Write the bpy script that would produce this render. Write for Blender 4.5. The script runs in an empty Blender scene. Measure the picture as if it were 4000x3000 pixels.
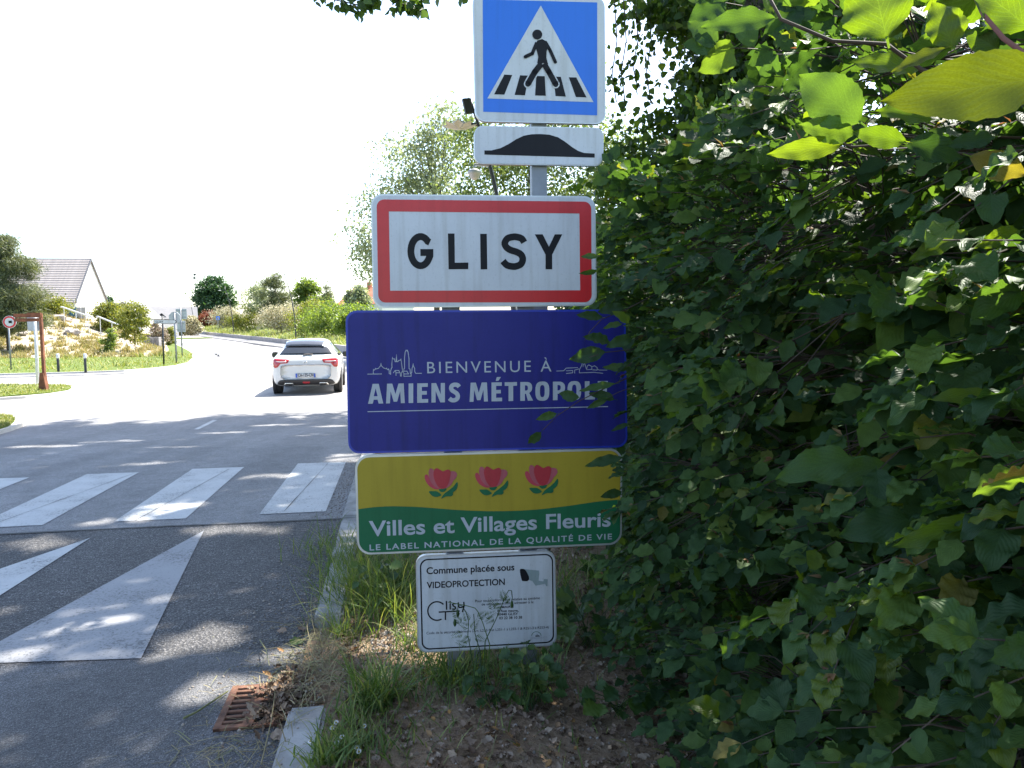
import bpy, bmesh, math, random
import numpy as np
from mathutils import Vector, Matrix, geometry as mgeo

random.seed(7); rng = np.random.default_rng(11)
SC = bpy.context.scene
COL = SC.collection

# ------------------------------------------------------------------ camera
CAMH = 1.65; FPX = 2900.0; HORIZ = 1283.0; ROLL = 0.010
PITCH = math.atan((1500.0 - HORIZ) / FPX)
_f = Vector((0, math.cos(PITCH), -math.sin(PITCH)))
_u0 = Vector((0, math.sin(PITCH), math.cos(PITCH))); _r0 = Vector((1, 0, 0))
CR = _r0 * math.cos(ROLL) - _u0 * math.sin(ROLL)
CU = _u0 * math.cos(ROLL) + _r0 * math.sin(ROLL)
CAM = Vector((0, 0, CAMH))
cd = bpy.data.cameras.new('camera'); cam = bpy.data.objects.new('camera', cd); COL.objects.link(cam)
cd.sensor_width = 36.0; cd.lens = FPX / 4000.0 * 36.0; cd.clip_start = 0.05; cd.clip_end = 3000
M = Matrix.Identity(4)
for i in range(3):
    M[i][0] = CR[i]; M[i][1] = CU[i]; M[i][2] = -_f[i]; M[i][3] = CAM[i]
cam.matrix_world = M
SC.camera = cam

# ------------------------------------------------------------------ light
SUN_EL = math.radians(56.0); SUN_AZ = math.radians(35.0)      # azimuth measured from +Y towards +X
SDIR = Vector((math.sin(SUN_AZ) * math.cos(SUN_EL), math.cos(SUN_AZ) * math.cos(SUN_EL), math.sin(SUN_EL)))
W = bpy.data.worlds.new('World'); SC.world = W; W.use_nodes = True
wn = W.node_tree.nodes; wn.clear()
sky = wn.new('ShaderNodeTexSky'); sky.sky_type = 'NISHITA'; sky.sun_disc = False
sky.sun_elevation = SUN_EL; sky.sun_rotation = SUN_AZ; sky.altitude = 0
sky.air_density = 1.0; sky.dust_density = 1.6; sky.ozone_density = 1.0
bg = wn.new('ShaderNodeBackground'); bg.inputs['Strength'].default_value = 0.145
wo = wn.new('ShaderNodeOutputWorld')
W.node_tree.links.new(sky.outputs[0], bg.inputs[0]); W.node_tree.links.new(bg.outputs[0], wo.inputs[0])
sl = bpy.data.lights.new('sun', 'SUN'); sl.energy = 5.0; sl.angle = math.radians(0.53); sl.color = (1.0, 0.95, 0.86)
so = bpy.data.objects.new('sun', sl); COL.objects.link(so)
so.rotation_euler = (-SDIR).to_track_quat('-Z', 'Y').to_euler()
SC.view_settings.view_transform = 'Standard'; SC.view_settings.look = 'None'
SC.view_settings.exposure = 1.76; SC.view_settings.gamma = 1.0
SC.render.engine = 'CYCLES'
SC.cycles.max_bounces = 8; SC.cycles.diffuse_bounces = 4; SC.cycles.transmission_bounces = 6; SC.cycles.transparent_max_bounces = 6
SC.cycles.use_denoising = True

# ------------------------------------------------------------------ pixel -> place
def ray(px, py):
    d = _f + CR * ((px - 2000.0) / FPX) + CU * ((1500.0 - py) / FPX)
    return d
def PD(px, py, Y):
    d = ray(px, py); return CAM + d * (Y / d.y)
EV = Vector((-0.148, 0.989, 0)).normalized(); EU = Vector((EV.y, -EV.x, 0))
def uv_of(x, y): return x * EU.x + y * EU.y, x * EV.x + y * EV.y
def UV(u, v, z=0.0): return Vector((EU.x * u + EV.x * v, EU.y * u + EV.y * v, z))
V_R0, V_R1, V_R2, V_R3 = 3.90, 6.22, 10.2, 13.0; TBL = 0.09
def lerp(a, b, t): return a + (b - a) * max(0.0, min(1.0, t))
def smooth(t): t = max(0.0, min(1.0, t)); return t * t * (3 - 2 * t)
def z_road(x, y):
    u, v = uv_of(x, y)
    if v < V_R1: z = lerp(0, TBL, (v - V_R0) / (V_R1 - V_R0))
    elif v < V_R2: z = TBL
    else: z = lerp(TBL, 0, (v - V_R2) / (V_R3 - V_R2))
    return z + 0.017 * max(0.0, y - 84.0)
def G(px, py, lift=0.0):
    """where the ray through a pixel meets the ground"""
    d = ray(px, py); d = d / d.y; t0 = 0.5
    f = lambda t: CAMH + d.z * t - z_road(d.x * t, t) - lift
    t = t0
    while t < 320 and f(t) > 0: t0 = t; t *= 1.03
    lo, hi = t0, min(t, 320)
    for _ in range(40):
        m = (lo + hi) / 2
        if f(m) > 0: lo = m
        else: hi = m
    return CAM + d * lo

# ------------------------------------------------------------------ materials
def srgb(r, g, b):
    f = lambda c: (c / 255 / 12.92) if c / 255 <= 0.04045 else ((c / 255 + 0.055) / 1.055) ** 2.4
    return (f(r), f(g), f(b))
def new_mat(name):
    m = bpy.data.materials.new(name); m.use_nodes = True
    n = m.node_tree.nodes; l = m.node_tree.links
    return m, n, l, n['Principled BSDF']
def noise(n, l, scale, detail=4, coord='Object', rough=0.6):
    tc = n.new('ShaderNodeTexCoord'); t = n.new('ShaderNodeTexNoise')
    t.inputs['Scale'].default_value = scale; t.inputs['Detail'].default_value = detail; t.inputs['Roughness'].default_value = rough
    l.new(tc.outputs[coord], t.inputs['Vector']); return t
def ramp(n, l, fac, stops):
    r = n.new('ShaderNodeValToRGB'); e = r.color_ramp.elements
    while len(e) < len(stops): e.new(0.5)
    for i, (p, c) in enumerate(stops):
        e[i].position = p; e[i].color = (*c, 1) if len(c) == 3 else c
    l.new(fac, r.inputs[0]); return r
def mixc(n, l, fac, a, b, mode='MIX'):
    x = n.new('ShaderNodeMix'); x.data_type = 'RGBA'; x.blend_type = mode
    for s, v in ((0, fac), (6, a), (7, b)):
        if hasattr(v, 'node'): l.new(v, x.inputs[s])
        elif isinstance(v, (int, float)): x.inputs[s].default_value = v
        else: x.inputs[s].default_value = (*v, 1)
    return x.outputs[2]
def bump(n, l, bs, height, strength, dist):
    b = n.new('ShaderNodeBump'); b.inputs['Strength'].default_value = strength; b.inputs['Distance'].default_value = dist
    l.new(height, b.inputs['Height']); l.new(b.outputs[0], bs.inputs['Normal'])
def mat(name, col, rough=0.6, metal=0.0, var=0.12, scale=6.0, bmp=0.0, bscale=80.0, spec=0.5, col2=None, coord='Object', coat=0.0):
    m, n, l, b = new_mat(name)
    t = noise(n, l, scale, 6, coord)
    c2 = col2 if col2 else tuple(min(1, c * (1 + var)) for c in col); c1 = tuple(c * (1 - var) for c in col)
    r = ramp(n, l, t.outputs['Fac'], [(0.3, c1), (0.7, c2)])
    l.new(r.outputs[0], b.inputs['Base Color'])
    b.inputs['Roughness'].default_value = rough; b.inputs['Metallic'].default_value = metal
    b.inputs['Specular IOR Level'].default_value = spec; b.inputs['Coat Weight'].default_value = coat
    if bmp > 0:
        t2 = noise(n, l, bscale, 5, coord); bump(n, l, b, t2.outputs['Fac'], bmp, 0.01)
    return m
def mat_asphalt(name, base, speck, grain=260.0, bmp=0.5, patch=0.25):
    m, n, l, b = new_mat(name)
    g = noise(n, l, grain, 3); v = n.new('ShaderNodeTexVoronoi'); v.inputs['Scale'].default_value = grain * 0.45
    tc = n.new('ShaderNodeTexCoord'); l.new(tc.outputs['Object'], v.inputs['Vector'])
    big = noise(n, l, 0.55, 5); mid = noise(n, l, 7.0, 6)
    r = ramp(n, l, g.outputs['Fac'], [(0.36, tuple(c * 0.55 for c in base)), (0.52, base), (0.70, speck)])
    r2 = ramp(n, l, v.outputs['Color'], [(0.0, (0.62,) * 3), (1.0, (1.35,) * 3)])
    c = mixc(n, l, 1.0, r.outputs[0], r2.outputs[0], 'MULTIPLY')
    st = noise(n, l, 1.7, 8, rough=0.75); rs = ramp(n, l, st.outputs['Fac'], [(0.30, (0.66,) * 3), (0.42, (1.0,) * 3)]); c = mixc(n, l, 0.8, c, mixc(n, l, 1.0, c, rs.outputs[0], 'MULTIPLY'))
    rb = ramp(n, l, big.outputs['Fac'], [(0.35, (1 - patch,) * 3), (0.65, (1 + patch,) * 3)])
    c = mixc(n, l, 1.0, c, rb.outputs[0], 'MULTIPLY')
    rm = ramp(n, l, mid.outputs['Fac'], [(0.35, (0.88,) * 3), (0.65, (1.1,) * 3)])
    c = mixc(n, l, 1.0, c, rm.outputs[0], 'MULTIPLY')
    mp = n.new('ShaderNodeMapping'); mp.inputs['Rotation'].default_value = (0, 0, math.atan2(EV.x, EV.y)); mp.inputs['Scale'].default_value = (1.5, 0.10, 1); tk = n.new('ShaderNodeTexNoise'); tk.inputs['Scale'].default_value = 1.0; tk.inputs['Detail'].default_value = 4
    l.new(tc.outputs['Object'], mp.inputs[0]); l.new(mp.outputs[0], tk.inputs['Vector']); rt = ramp(n, l, tk.outputs['Fac'], [(0.36, (0.84,) * 3), (0.64, (1.14,) * 3)]); c = mixc(n, l, 1.0, c, rt.outputs[0], 'MULTIPLY')
    l.new(c, b.inputs['Base Color']); b.inputs['Roughness'].default_value = 0.72; b.inputs['Specular IOR Level'].default_value = 0.45
    bump(n, l, b, v.outputs['Distance'], bmp, 0.006)
    return m
def mat_paint(name, col, under, wear=0.42):
    m, n, l, b = new_mat(name)
    a = noise(n, l, 55, 8, rough=0.75); c0 = noise(n, l, 3.0, 5)
    s = n.new('ShaderNodeMath'); s.operation = 'MULTIPLY_ADD'; l.new(c0.outputs['Fac'], s.inputs[0]); s.inputs[1].default_value = 0.45
    l.new(a.outputs['Fac'], s.inputs[2])
    r = ramp(n, l, s.outputs[0], [(wear, (0, 0, 0)), (wear + 0.08, (0.85, 0.85, 0.85)), (wear + 0.2, (1, 1, 1))])
    tone = ramp(n, l, c0.outputs['Fac'], [(0.3, tuple(x * 0.86 for x in col)), (0.7, col)])
    l.new(mixc(n, l, r.outputs[0], under, tone.outputs[0]), b.inputs['Base Color'])
    b.inputs['Roughness'].default_value = 0.6; g = noise(n, l, 150, 3); bump(n, l, b, g.outputs['Fac'], 0.35, 0.004)
    return m
def mat_sign(name, col, rough=0.32, dirt=0.10, spec=0.5):
    m, n, l, b = new_mat(name)
    t = noise(n, l, 3.5, 8, 'Object', 0.7); f = noise(n, l, 90, 4)
    r = ramp(n, l, t.outputs['Fac'], [(0.30, tuple(c * (1 - dirt) for c in col)), (0.65, col)])
    d = ramp(n, l, f.outputs['Fac'], [(0.33, tuple(c * (1 - dirt) for c in (1, 1, 1))), (0.42, (1, 1, 1))])
    mp = n.new('ShaderNodeMapping'); mp.inputs['Scale'].default_value = (26, 26, 1.6); st = n.new('ShaderNodeTexNoise'); st.inputs['Scale'].default_value = 1.0; st.inputs['Detail'].default_value = 5
    tc = n.new('ShaderNodeTexCoord'); l.new(tc.outputs['Object'], mp.inputs[0]); l.new(mp.outputs[0], st.inputs['Vector'])
    sr = ramp(n, l, st.outputs['Fac'], [(0.28, tuple(1 - dirt * 1.5 * k for k in (1.0, 1.08, 1.25))), (0.5, (1, 1, 1))])
    c = mixc(n, l, 1.0, r.outputs[0], d.outputs[0], 'MULTIPLY')
    l.new(mixc(n, l, 1.0, c, sr.outputs[0], 'MULTIPLY'), b.inputs['Base Color'])
    rr = ramp(n, l, t.outputs['Fac'], [(0.3, (rough + 0.12,) * 3), (0.7, (rough,) * 3)]); l.new(rr.outputs[0], b.inputs['Roughness'])
    b.inputs['Specular IOR Level'].default_value = spec
    return m
def mat_leaf(name, stops, trans=0.35, tcol=None, rough=0.42, veins=0.0, spec=0.4, hue=0.0):
    """leaf: diffuse + light through the blade; tone varies from leaf to leaf"""
    m, n, l, b = new_mat(name)
    g = n.new('ShaderNodeNewGeometry'); oi = n.new('ShaderNodeObjectInfo')
    a = n.new('ShaderNodeMath'); a.operation = 'ADD'; l.new(g.outputs['Random Per Island'], a.inputs[0]); l.new(oi.outputs['Random'], a.inputs[1])
    fr = n.new('ShaderNodeMath'); fr.operation = 'FRACT'; l.new(a.outputs[0], fr.inputs[0])
    r = ramp(n, l, fr.outputs[0], stops); col = r.outputs[0]
    if veins > 0:
        uvn = n.new('ShaderNodeUVMap'); sx = n.new('ShaderNodeSeparateXYZ'); l.new(uvn.outputs[0], sx.inputs[0])
        ab = n.new('ShaderNodeMath'); ab.operation = 'ABSOLUTE'; l.new(sx.outputs[0], ab.inputs[0])
        mm = n.new('ShaderNodeMath'); mm.operation = 'MULTIPLY_ADD'; l.new(ab.outputs[0], mm.inputs[0]); mm.inputs[1].default_value = -0.55; l.new(sx.outputs[1], mm.inputs[2])
        sc = n.new('ShaderNodeMath'); sc.operation = 'MULTIPLY'; l.new(mm.outputs[0], sc.inputs[0]); sc.inputs[1].default_value = 8.0
        f2 = n.new('ShaderNodeMath'); f2.operation = 'PINGPONG'; l.new(sc.outputs[0], f2.inputs[0]); f2.inputs[1].default_value = 0.5
        mr = n.new('ShaderNodeMath'); mr.operation = 'MULTIPLY'; l.new(ab.outputs[0], mr.inputs[0]); mr.inputs[1].default_value = 4.0
        mi = n.new('ShaderNodeMath'); mi.operation = 'MINIMUM'; l.new(f2.outputs[0], mi.inputs[0]); l.new(mr.outputs[0], mi.inputs[1])
        vr = ramp(n, l, mi.outputs[0], [(0.0, (1 + veins,) * 3), (0.09, (1.0,) * 3)])
        col = mixc(n, l, 1.0, col, vr.outputs[0], 'MULTIPLY')
        bl = noise(n, l, 60, 4, 'Object'); br = ramp(n, l, bl.outputs['Fac'], [(0.3, (0.82,) * 3), (0.7, (1.12,) * 3)])
        col = mixc(n, l, 1.0, col, br.outputs[0], 'MULTIPLY')
        bump(n, l, b, mi.outputs[0], 0.35, 0.0035)
    l.new(col, b.inputs['Base Color']); b.inputs['Roughness'].default_value = rough; b.inputs['Specular IOR Level'].default_value = spec
    tr = n.new('ShaderNodeBsdfTranslucent')
    tc = mixc(n, l, 1.0, col, tcol if tcol else (2.6, 2.4, 0.9), 'MULTIPLY'); l.new(tc, tr.inputs['Color'])
    mx = n.new('ShaderNodeMixShader'); mx.inputs[0].default_value = trans
    l.new(b.outputs[0], mx.inputs[1]); l.new(tr.outputs[0], mx.inputs[2]); l.new(mx.outputs[0], n['Material Output'].inputs['Surface'])
    return m

# ------------------------------------------------------------------ objects
def tag(o, label=None, cat=None, group=None, kind=None):
    if label: o['label'] = label
    if cat: o['category'] = cat
    if group: o['group'] = group
    if kind: o['kind'] = kind
    return o
def empty(name, loc=(0, 0, 0), rz=0.0, label=None, cat=None, group=None):
    o = bpy.data.objects.new(name, None); COL.objects.link(o); o.location = loc; o.rotation_euler = (0, 0, rz)
    o.empty_display_size = 0.1
    return tag(o, label, cat, group)
def link(name, me, m=None, parent=None, smooth_=False):
    o = bpy.data.objects.new(name, me); COL.objects.link(o)
    if m is not None and not me.materials: me.materials.append(m)
    if parent is not None: o.parent = parent
    if smooth_: me.shade_smooth()
    return o
def pydata(name, V, F, m=None, parent=None, smooth_=False):
    me = bpy.data.meshes.new(name); me.from_pydata([tuple(v) for v in V], [], F); me.update()
    return link(name, me, m, parent, smooth_)
class MB:
    def __init__(s): s.V = []; s.F = []
    def add(s, V, F):
        k = len(s.V); s.V += [tuple(v) for v in V]; s.F += [tuple(i + k for i in f) for f in F]
    def box(s, c, d, R=None):
        c = Vector(c); h = Vector(d) / 2; V = []
        for x in (-1, 1):
            for y in (-1, 1):
                for z in (-1, 1):
                    p = Vector((x * h.x, y * h.y, z * h.z)); V.append(c + (R @ p if R else p))
        s.add(V, [(0, 1, 3, 2), (4, 6, 7, 5), (0, 4, 5, 1), (2, 3, 7, 6), (0, 2, 6, 4), (1, 5, 7, 3)])
    def prism(s, pts, z0, z1, xf=None):
        """closed solid from a 2D outline (x,y) between heights z0,z1"""
        n = len(pts); f = xf or (lambda x, y, z: (x, y, z))
        V = [f(p[0], p[1], z0) for p in pts] + [f(p[0], p[1], z1) for p in pts]
        F = [(i, (i + 1) % n, n + (i + 1) % n, n + i) for i in range(n)]
        T = tess(pts); F += [tuple(reversed(t)) for t in T] + [tuple(i + n for i in t) for t in T]
        s.add(V, F)
    def tube(s, pts, rad, n=8, cap=True):
        pts = [Vector(p) for p in pts]; rad = rad if hasattr(rad, '__len__') else [rad] * len(pts)
        V = []; F = []; up = None
        for i, p in enumerate(pts):
            d = (pts[min(i + 1, len(pts) - 1)] - pts[max(i - 1, 0)]).normalized()
            if up is None:
                up = Vector((0, 0, 1)) if abs(d.z) < 0.9 else Vector((1, 0, 0))
            x = d.cross(up).normalized(); y = x.cross(d); up = y
            for k in range(n):
                a = 2 * math.pi * k / n; V.append(p + (x * math.cos(a) + y * math.sin(a)) * rad[i])
        for i in range(len(pts) - 1):
            for k in range(n): F.append((i * n + k, i * n + (k + 1) % n, (i + 1) * n + (k + 1) % n, (i + 1) * n + k))
        if cap: F.append(tuple(reversed(range(n)))); F.append(tuple((len(pts) - 1) * n + k for k in range(n)))
        s.add(V, F)
    def lathe(s, c, prof, n=16):
        V = []; F = []
        for (r, z) in prof:
            for k in range(n):
                a = 2 * math.pi * k / n; V.append((c[0] + r * math.cos(a), c[1] + r * math.sin(a), c[2] + z))
        for i in range(len(prof) - 1):
            for k in range(n): F.append((i * n + k, i * n + (k + 1) % n, (i + 1) * n + (k + 1) % n, (i + 1) * n + k))
        F.append(tuple(reversed(range(n)))); F.append(tuple((len(prof) - 1) * n + k for k in range(n)))
        s.add(V, F)
    def build(s, name, m, parent=None, smooth_=False):
        return pydata(name, s.V, s.F, m, parent, smooth_)
def tess(pts):
    return [tuple(t) for t in mgeo.tessellate_polygon([[Vector((p[0], p[1], 0)) for p in pts]])]
def box_obj(name, c, d, m, parent=None, R=None, bev=0.0):
    b = MB(); b.box(c, d, R); o = b.build(name, m, parent)
    if bev > 0:
        x = o.modifiers.new('bevel', 'BEVEL'); x.width = bev; x.segments = 2
    return o
def instances(name, tmpl, R, P, m, parent=None, smooth_=True):
    """one mesh from many transformed copies of a small template (V,F,UV)"""
    TV, TF, TU = tmpl; TV = np.asarray(TV, float); N = len(P); k = len(TV)
    if N == 0: return None
    V = np.einsum('nij,kj->nki', R, TV) + P[:, None, :]
    sizes = np.array([len(f) for f in TF]); flat = np.concatenate([np.array(f) for f in TF])
    loops = (flat[None, :] + (np.arange(N) * k)[:, None]).ravel()
    tot = np.tile(sizes, N); start = np.concatenate([[0], np.cumsum(tot)[:-1]])
    me = bpy.data.meshes.new(name); me.vertices.add(N * k); me.loops.add(len(loops)); me.polygons.add(len(tot))
    me.vertices.foreach_set('co', V.ravel().astype(np.float32)); me.loops.foreach_set('vertex_index', loops.astype(np.int32))
    me.polygons.foreach_set('loop_start', start.astype(np.int32)); me.polygons.foreach_set('loop_total', tot.astype(np.int32))
    if TU is not None:
        ul = me.uv_layers.new(name='UVMap'); u = np.asarray(TU, float)[flat]
        ul.data.foreach_set('uv', np.tile(u, (N, 1)).ravel().astype(np.float32))
    me.update(); me.validate()
    if smooth_: me.polygons.foreach_set('use_smooth', np.ones(len(tot), bool))
    return link(name, me, m, parent)
def frames(D, Nrm, S, W=None):
    """rotation*scale matrices: columns x (width), y (along leaf), z (normal)"""
    D = D / np.linalg.norm(D, axis=1, keepdims=True)
    Nn = Nrm - D * np.sum(D * Nrm, axis=1, keepdims=True); Nn /= (np.linalg.norm(Nn, axis=1, keepdims=True) + 1e-9)
    X = np.cross(D, Nn); W = S if W is None else W
    return np.stack([X * W[:, None], D * S[:, None], Nn * S[:, None]], axis=2)
def rand_dirs(n):
    a = rng.normal(size=(n, 3)); return a / np.linalg.norm(a, axis=1, keepdims=True)
# ================================================================== SETTING: ground, roads, paths
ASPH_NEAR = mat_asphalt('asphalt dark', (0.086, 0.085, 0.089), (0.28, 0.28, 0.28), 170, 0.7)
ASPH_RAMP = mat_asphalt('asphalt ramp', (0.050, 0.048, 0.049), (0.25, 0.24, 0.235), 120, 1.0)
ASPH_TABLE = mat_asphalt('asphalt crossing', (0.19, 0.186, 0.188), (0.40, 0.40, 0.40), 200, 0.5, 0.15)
ASPH_FAR = mat_asphalt('asphalt sunlit pale', (0.30, 0.28, 0.265), (0.45, 0.43, 0.41), 120, 0.3, 0.10)  # paler copy of the crossing asphalt, sunlight put into the far road's colour
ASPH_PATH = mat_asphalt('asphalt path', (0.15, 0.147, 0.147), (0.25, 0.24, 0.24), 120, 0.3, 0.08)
PAINT = mat_paint('road paint white', (0.50, 0.50, 0.49), (0.15, 0.15, 0.15), 0.58)
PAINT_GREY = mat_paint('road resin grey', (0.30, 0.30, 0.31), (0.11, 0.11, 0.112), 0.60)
TAR = mat('tar joint', (0.055, 0.054, 0.053), 0.7, var=0.4, scale=9)
CONC = mat('concrete kerb', (0.31, 0.30, 0.285), 0.85, var=0.38, scale=6, bmp=0.4, bscale=140)
CONC_W = mat('concrete pale', (0.50, 0.48, 0.45), 0.85, var=0.12, scale=5, bmp=0.2, bscale=60)
CONC_WALL = mat('concrete wall', (0.33, 0.31, 0.30), 0.9, var=0.30, scale=1.6, bmp=0.3, bscale=30)
def mat_ground(name, stops, s1=1.2, s2=30, bmp=0.5):
    m, n, l, b = new_mat(name)
    a = noise(n, l, s1, 7, rough=0.7); c = noise(n, l, s2, 6, rough=0.7)
    s = n.new('ShaderNodeMath'); s.operation = 'MULTIPLY_ADD'; l.new(c.outputs['Fac'], s.inputs[0]); s.inputs[1].default_value = 0.55
    h = n.new('ShaderNodeMath'); h.operation = 'MULTIPLY'; l.new(a.outputs['Fac'], h.inputs[0]); h.inputs[1].default_value = 0.5; l.new(h.outputs[0], s.inputs[2])
    r = ramp(n, l, s.outputs[0], stops); l.new(r.outputs[0], b.inputs['Base Color'])
    b.inputs['Roughness'].default_value = 0.95; b.inputs['Specular IOR Level'].default_value = 0.15
    bump(n, l, b, c.outputs['Fac'], bmp, 0.03); return m
LAWN = mat_ground('lawn', [(0.36, (0.13, 0.105, 0.05)), (0.46, (0.105, 0.135, 0.028)), (0.56, (0.075, 0.115, 0.022)), (0.66, (0.15, 0.145, 0.05))], 0.6, 9)
SOIL = mat_ground('soil litter', [(0.34, (0.12, 0.074, 0.044)), (0.45, (0.25, 0.165, 0.10)), (0.56, (0.34, 0.24, 0.155)), (0.68, (0.43, 0.33, 0.225))], 3, 60, 0.9)
BANKSOIL = mat_ground('bank soil', [(0.36, (0.20, 0.20, 0.08)), (0.45, (0.34, 0.29, 0.21)), (0.55, (0.40, 0.34, 0.27)), (0.64, (0.20, 0.21, 0.08))], 0.5, 5)
BANKGRASS = mat_ground('bank grass', [(0.36, (0.05, 0.08, 0.02)), (0.46, (0.09, 0.125, 0.03)), (0.56, (0.12, 0.155, 0.04)), (0.66, (0.2, 0.19, 0.08))], 0.4, 5)

def grid_xy(name, xs, ys, zf, m, frame='uv', kind='structure', parent=None):
    V = []; F = []
    for b in ys:
        for a in xs:
            p = UV(a, b) if frame == 'uv' else Vector((a, b, 0)); p.z = zf(p.x, p.y); V.append(p)
    n = len(xs)
    for j in range(len(ys) - 1):
        for i in range(n - 1): F.append((j * n + i, j * n + i + 1, (j + 1) * n + i + 1, (j + 1) * n + i))
    o = pydata(name, V, F, m, parent)
    if kind and parent is None: o['kind'] = kind
    return o
def rise(y): return 0.017 * max(0.0, y - 84.0)
lin = lambda a, b, n: list(np.linspace(a, b, n))
ground = grid_xy('ground', lin(-700, 700, 57), lin(-300, 1100, 57), lambda x, y: -0.15 + rise(min(y, 260)), BANKGRASS, 'xy')
KL = -0.505                                                     # road side of the kerb line
us = [-60, -40, -25, -12, -6, -3, KL]
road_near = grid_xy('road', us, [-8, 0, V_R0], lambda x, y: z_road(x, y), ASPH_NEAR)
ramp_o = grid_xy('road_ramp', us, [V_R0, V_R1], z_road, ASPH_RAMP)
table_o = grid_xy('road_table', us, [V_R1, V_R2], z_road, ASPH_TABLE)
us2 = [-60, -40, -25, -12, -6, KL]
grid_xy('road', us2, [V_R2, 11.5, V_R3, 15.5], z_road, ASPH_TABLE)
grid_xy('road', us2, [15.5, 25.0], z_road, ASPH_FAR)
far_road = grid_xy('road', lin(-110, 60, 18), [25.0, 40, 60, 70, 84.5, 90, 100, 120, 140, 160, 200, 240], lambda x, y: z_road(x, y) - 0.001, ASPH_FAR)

def flat_poly(name, pts, m, dz=0.004, parent=None, zf=z_road):
    P = [(p.x, p.y, zf(p.x, p.y) + dz) for p in pts]
    return pydata(name, P, tess(P), m, parent)
def px_poly(name, pix, m, dz=0.004, parent=None): return flat_poly(name, [G(*p) for p in pix], m, dz, parent)

# zebra stripes on the raised table (each one a piece)
STR = [[(1193, 1812), (1381, 1803), (1232, 2000), (970, 2013)], [(800, 1831), (992, 1824), (673, 2029), (378, 2042)],
       [(411, 1852), (603, 1843), (83, 2057), (-225, 2070)], [(-12, 1874), (188, 1860), (-520, 2088), (-880, 2102)]]
def uvbox(pix):
    q = [uv_of(G(*p).x, G(*p).y) for p in pix]; return q
for i, s in enumerate(STR):
    q = uvbox(s)
    u0 = (q[0][0] + q[3][0]) / 2; u1 = (q[1][0] + q[2][0]) / 2; v1 = (q[0][1] + q[1][1]) / 2; v0 = (q[2][1] + q[3][1]) / 2
    pts = []
    for k in range(9): pts.append(UV(u0 + (u1 - u0) * k / 8, v0 + random.uniform(-.006, .006)))
    for k in range(9): pts.append(UV(u1 - (u1 - u0) * k / 8, v1 + random.uniform(-.006, .006)))
    flat_poly('crossing_stripe', pts, PAINT, 0.004, table_o)
for k in range(2):
    q = uvbox(STR[3]); u0 = q[3][0] - 1.05 * (k + 1)
    flat_poly('crossing_stripe', [UV(u0, 6.78), UV(u0 + .55, 6.78), UV(u0 + .55, 9.2), UV(u0, 9.2)], PAINT, 0.004, table_o)
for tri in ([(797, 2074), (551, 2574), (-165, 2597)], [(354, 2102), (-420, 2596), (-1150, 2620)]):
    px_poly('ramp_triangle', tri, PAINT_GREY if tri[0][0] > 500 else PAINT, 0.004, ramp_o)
for a, b in (((895, 1834), (529, 2035)), ((1281, 1812), (1110, 2000)), ((520, 1852), (-60, 2062))):
    A, B = G(*a), G(*b); n_ = Vector((B.y - A.y, A.x - B.x, 0)).normalized() * 0.0035; pts = []
    K = 9
    for k in range(K + 1): pts.append(A.lerp(B, k / K) + n_ * random.uniform(0.4, 1.4) + n_ * random.uniform(-.6, .6))
    for k in range(K + 1): pts.append(B.lerp(A, k / K) - n_ * random.uniform(0.4, 1.4))
    flat_poly('tar_joint', pts, TAR, 0.007, table_o)
pts = [UV(KL - .02 - k * .45, V_R1 + random.uniform(-.012, .02)) for k in range(28)]
pts += [UV(KL - .02 - k * .45, V_R1 - .02 + random.uniform(-.015, .01)) for k in reversed(range(28))]
flat_poly('tar_joint', pts, TAR, 0.005, table_o)
px_poly('centre_dash', [(757, 1678), (776, 1678), (848, 1642), (832, 1641)], PAINT, 0.004, far_road)
for a in ([(883, 1386), (913, 1386), (916, 1394), (884, 1394)], [(940, 1385), (985, 1385), (992, 1393), (944, 1394)],
          [(868, 1417), (912, 1416), (914, 1425), (868, 1426)], [(930, 1415), (968, 1414), (972, 1423), (932, 1424)]):
    px_poly('far_crossing_stripe', a, PAINT, 0.004, far_road)

# ---- far side: footpath, lawn, kerbs, traffic islands
def resample(pts, step):
    out = [pts[0]]
    for a, b in zip(pts[:-1], pts[1:]):
        k = max(1, int((b - a).length / step))
        for i in range(1, k + 1): out.append(a.lerp(b, i / k))
    return out
def band(name, pts, w, h, m, parent=None, kind=None, z0=-0.05):
    """raised strip (kerb) along a ground polyline"""
    b = MB(); L = []; R = []
    for i, p in enumerate(pts):
        d = (pts[min(i + 1, len(pts) - 1)] - pts[max(i - 1, 0)]); d.z = 0; d.normalize(); s = Vector((-d.y, d.x, 0)) * w / 2
        L.append(p + s); R.append(p - s)
    V = []; F = []; n = len(pts)
    for i in range(n):
        z = z_road(pts[i].x, pts[i].y)
        V += [(L[i].x, L[i].y, z + z0), (L[i].x, L[i].y, z + h), (R[i].x, R[i].y, z + h), (R[i].x, R[i].y, z + z0)]
    for i in range(n - 1):
        a = 4 * i; c = a + 4
        F += [(a, c, c + 1, a + 1), (a + 1, c + 1, c + 2, a + 2), (a + 2, c + 2, c + 3, a + 3)]
    F += [(3, 2, 1, 0), (4 * n - 4, 4 * n - 3, 4 * n - 2, 4 * n - 1)]
    o = pydata(name, V, F, m, parent)
    if kind: o['kind'] = kind
    return o
grass_edge = [(-500, 1480), (-200, 1472), (0, 1466), (150, 1463), (300, 1459), (480, 1452), (600, 1443), (690, 1433), (738, 1421), (756, 1405), (756, 1390), (748, 1377), (727, 1365), (686, 1345), (640, 1327)]
path_edge = [(-500, 1492), (0, 1476), (300, 1468), (480, 1461), (600, 1452), (698, 1443), (780, 1435), (834, 1427), (866, 1414), (874, 1402), (866, 1390), (845, 1379), (815, 1370), (760, 1353), (690, 1333), (655, 1322)]
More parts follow.
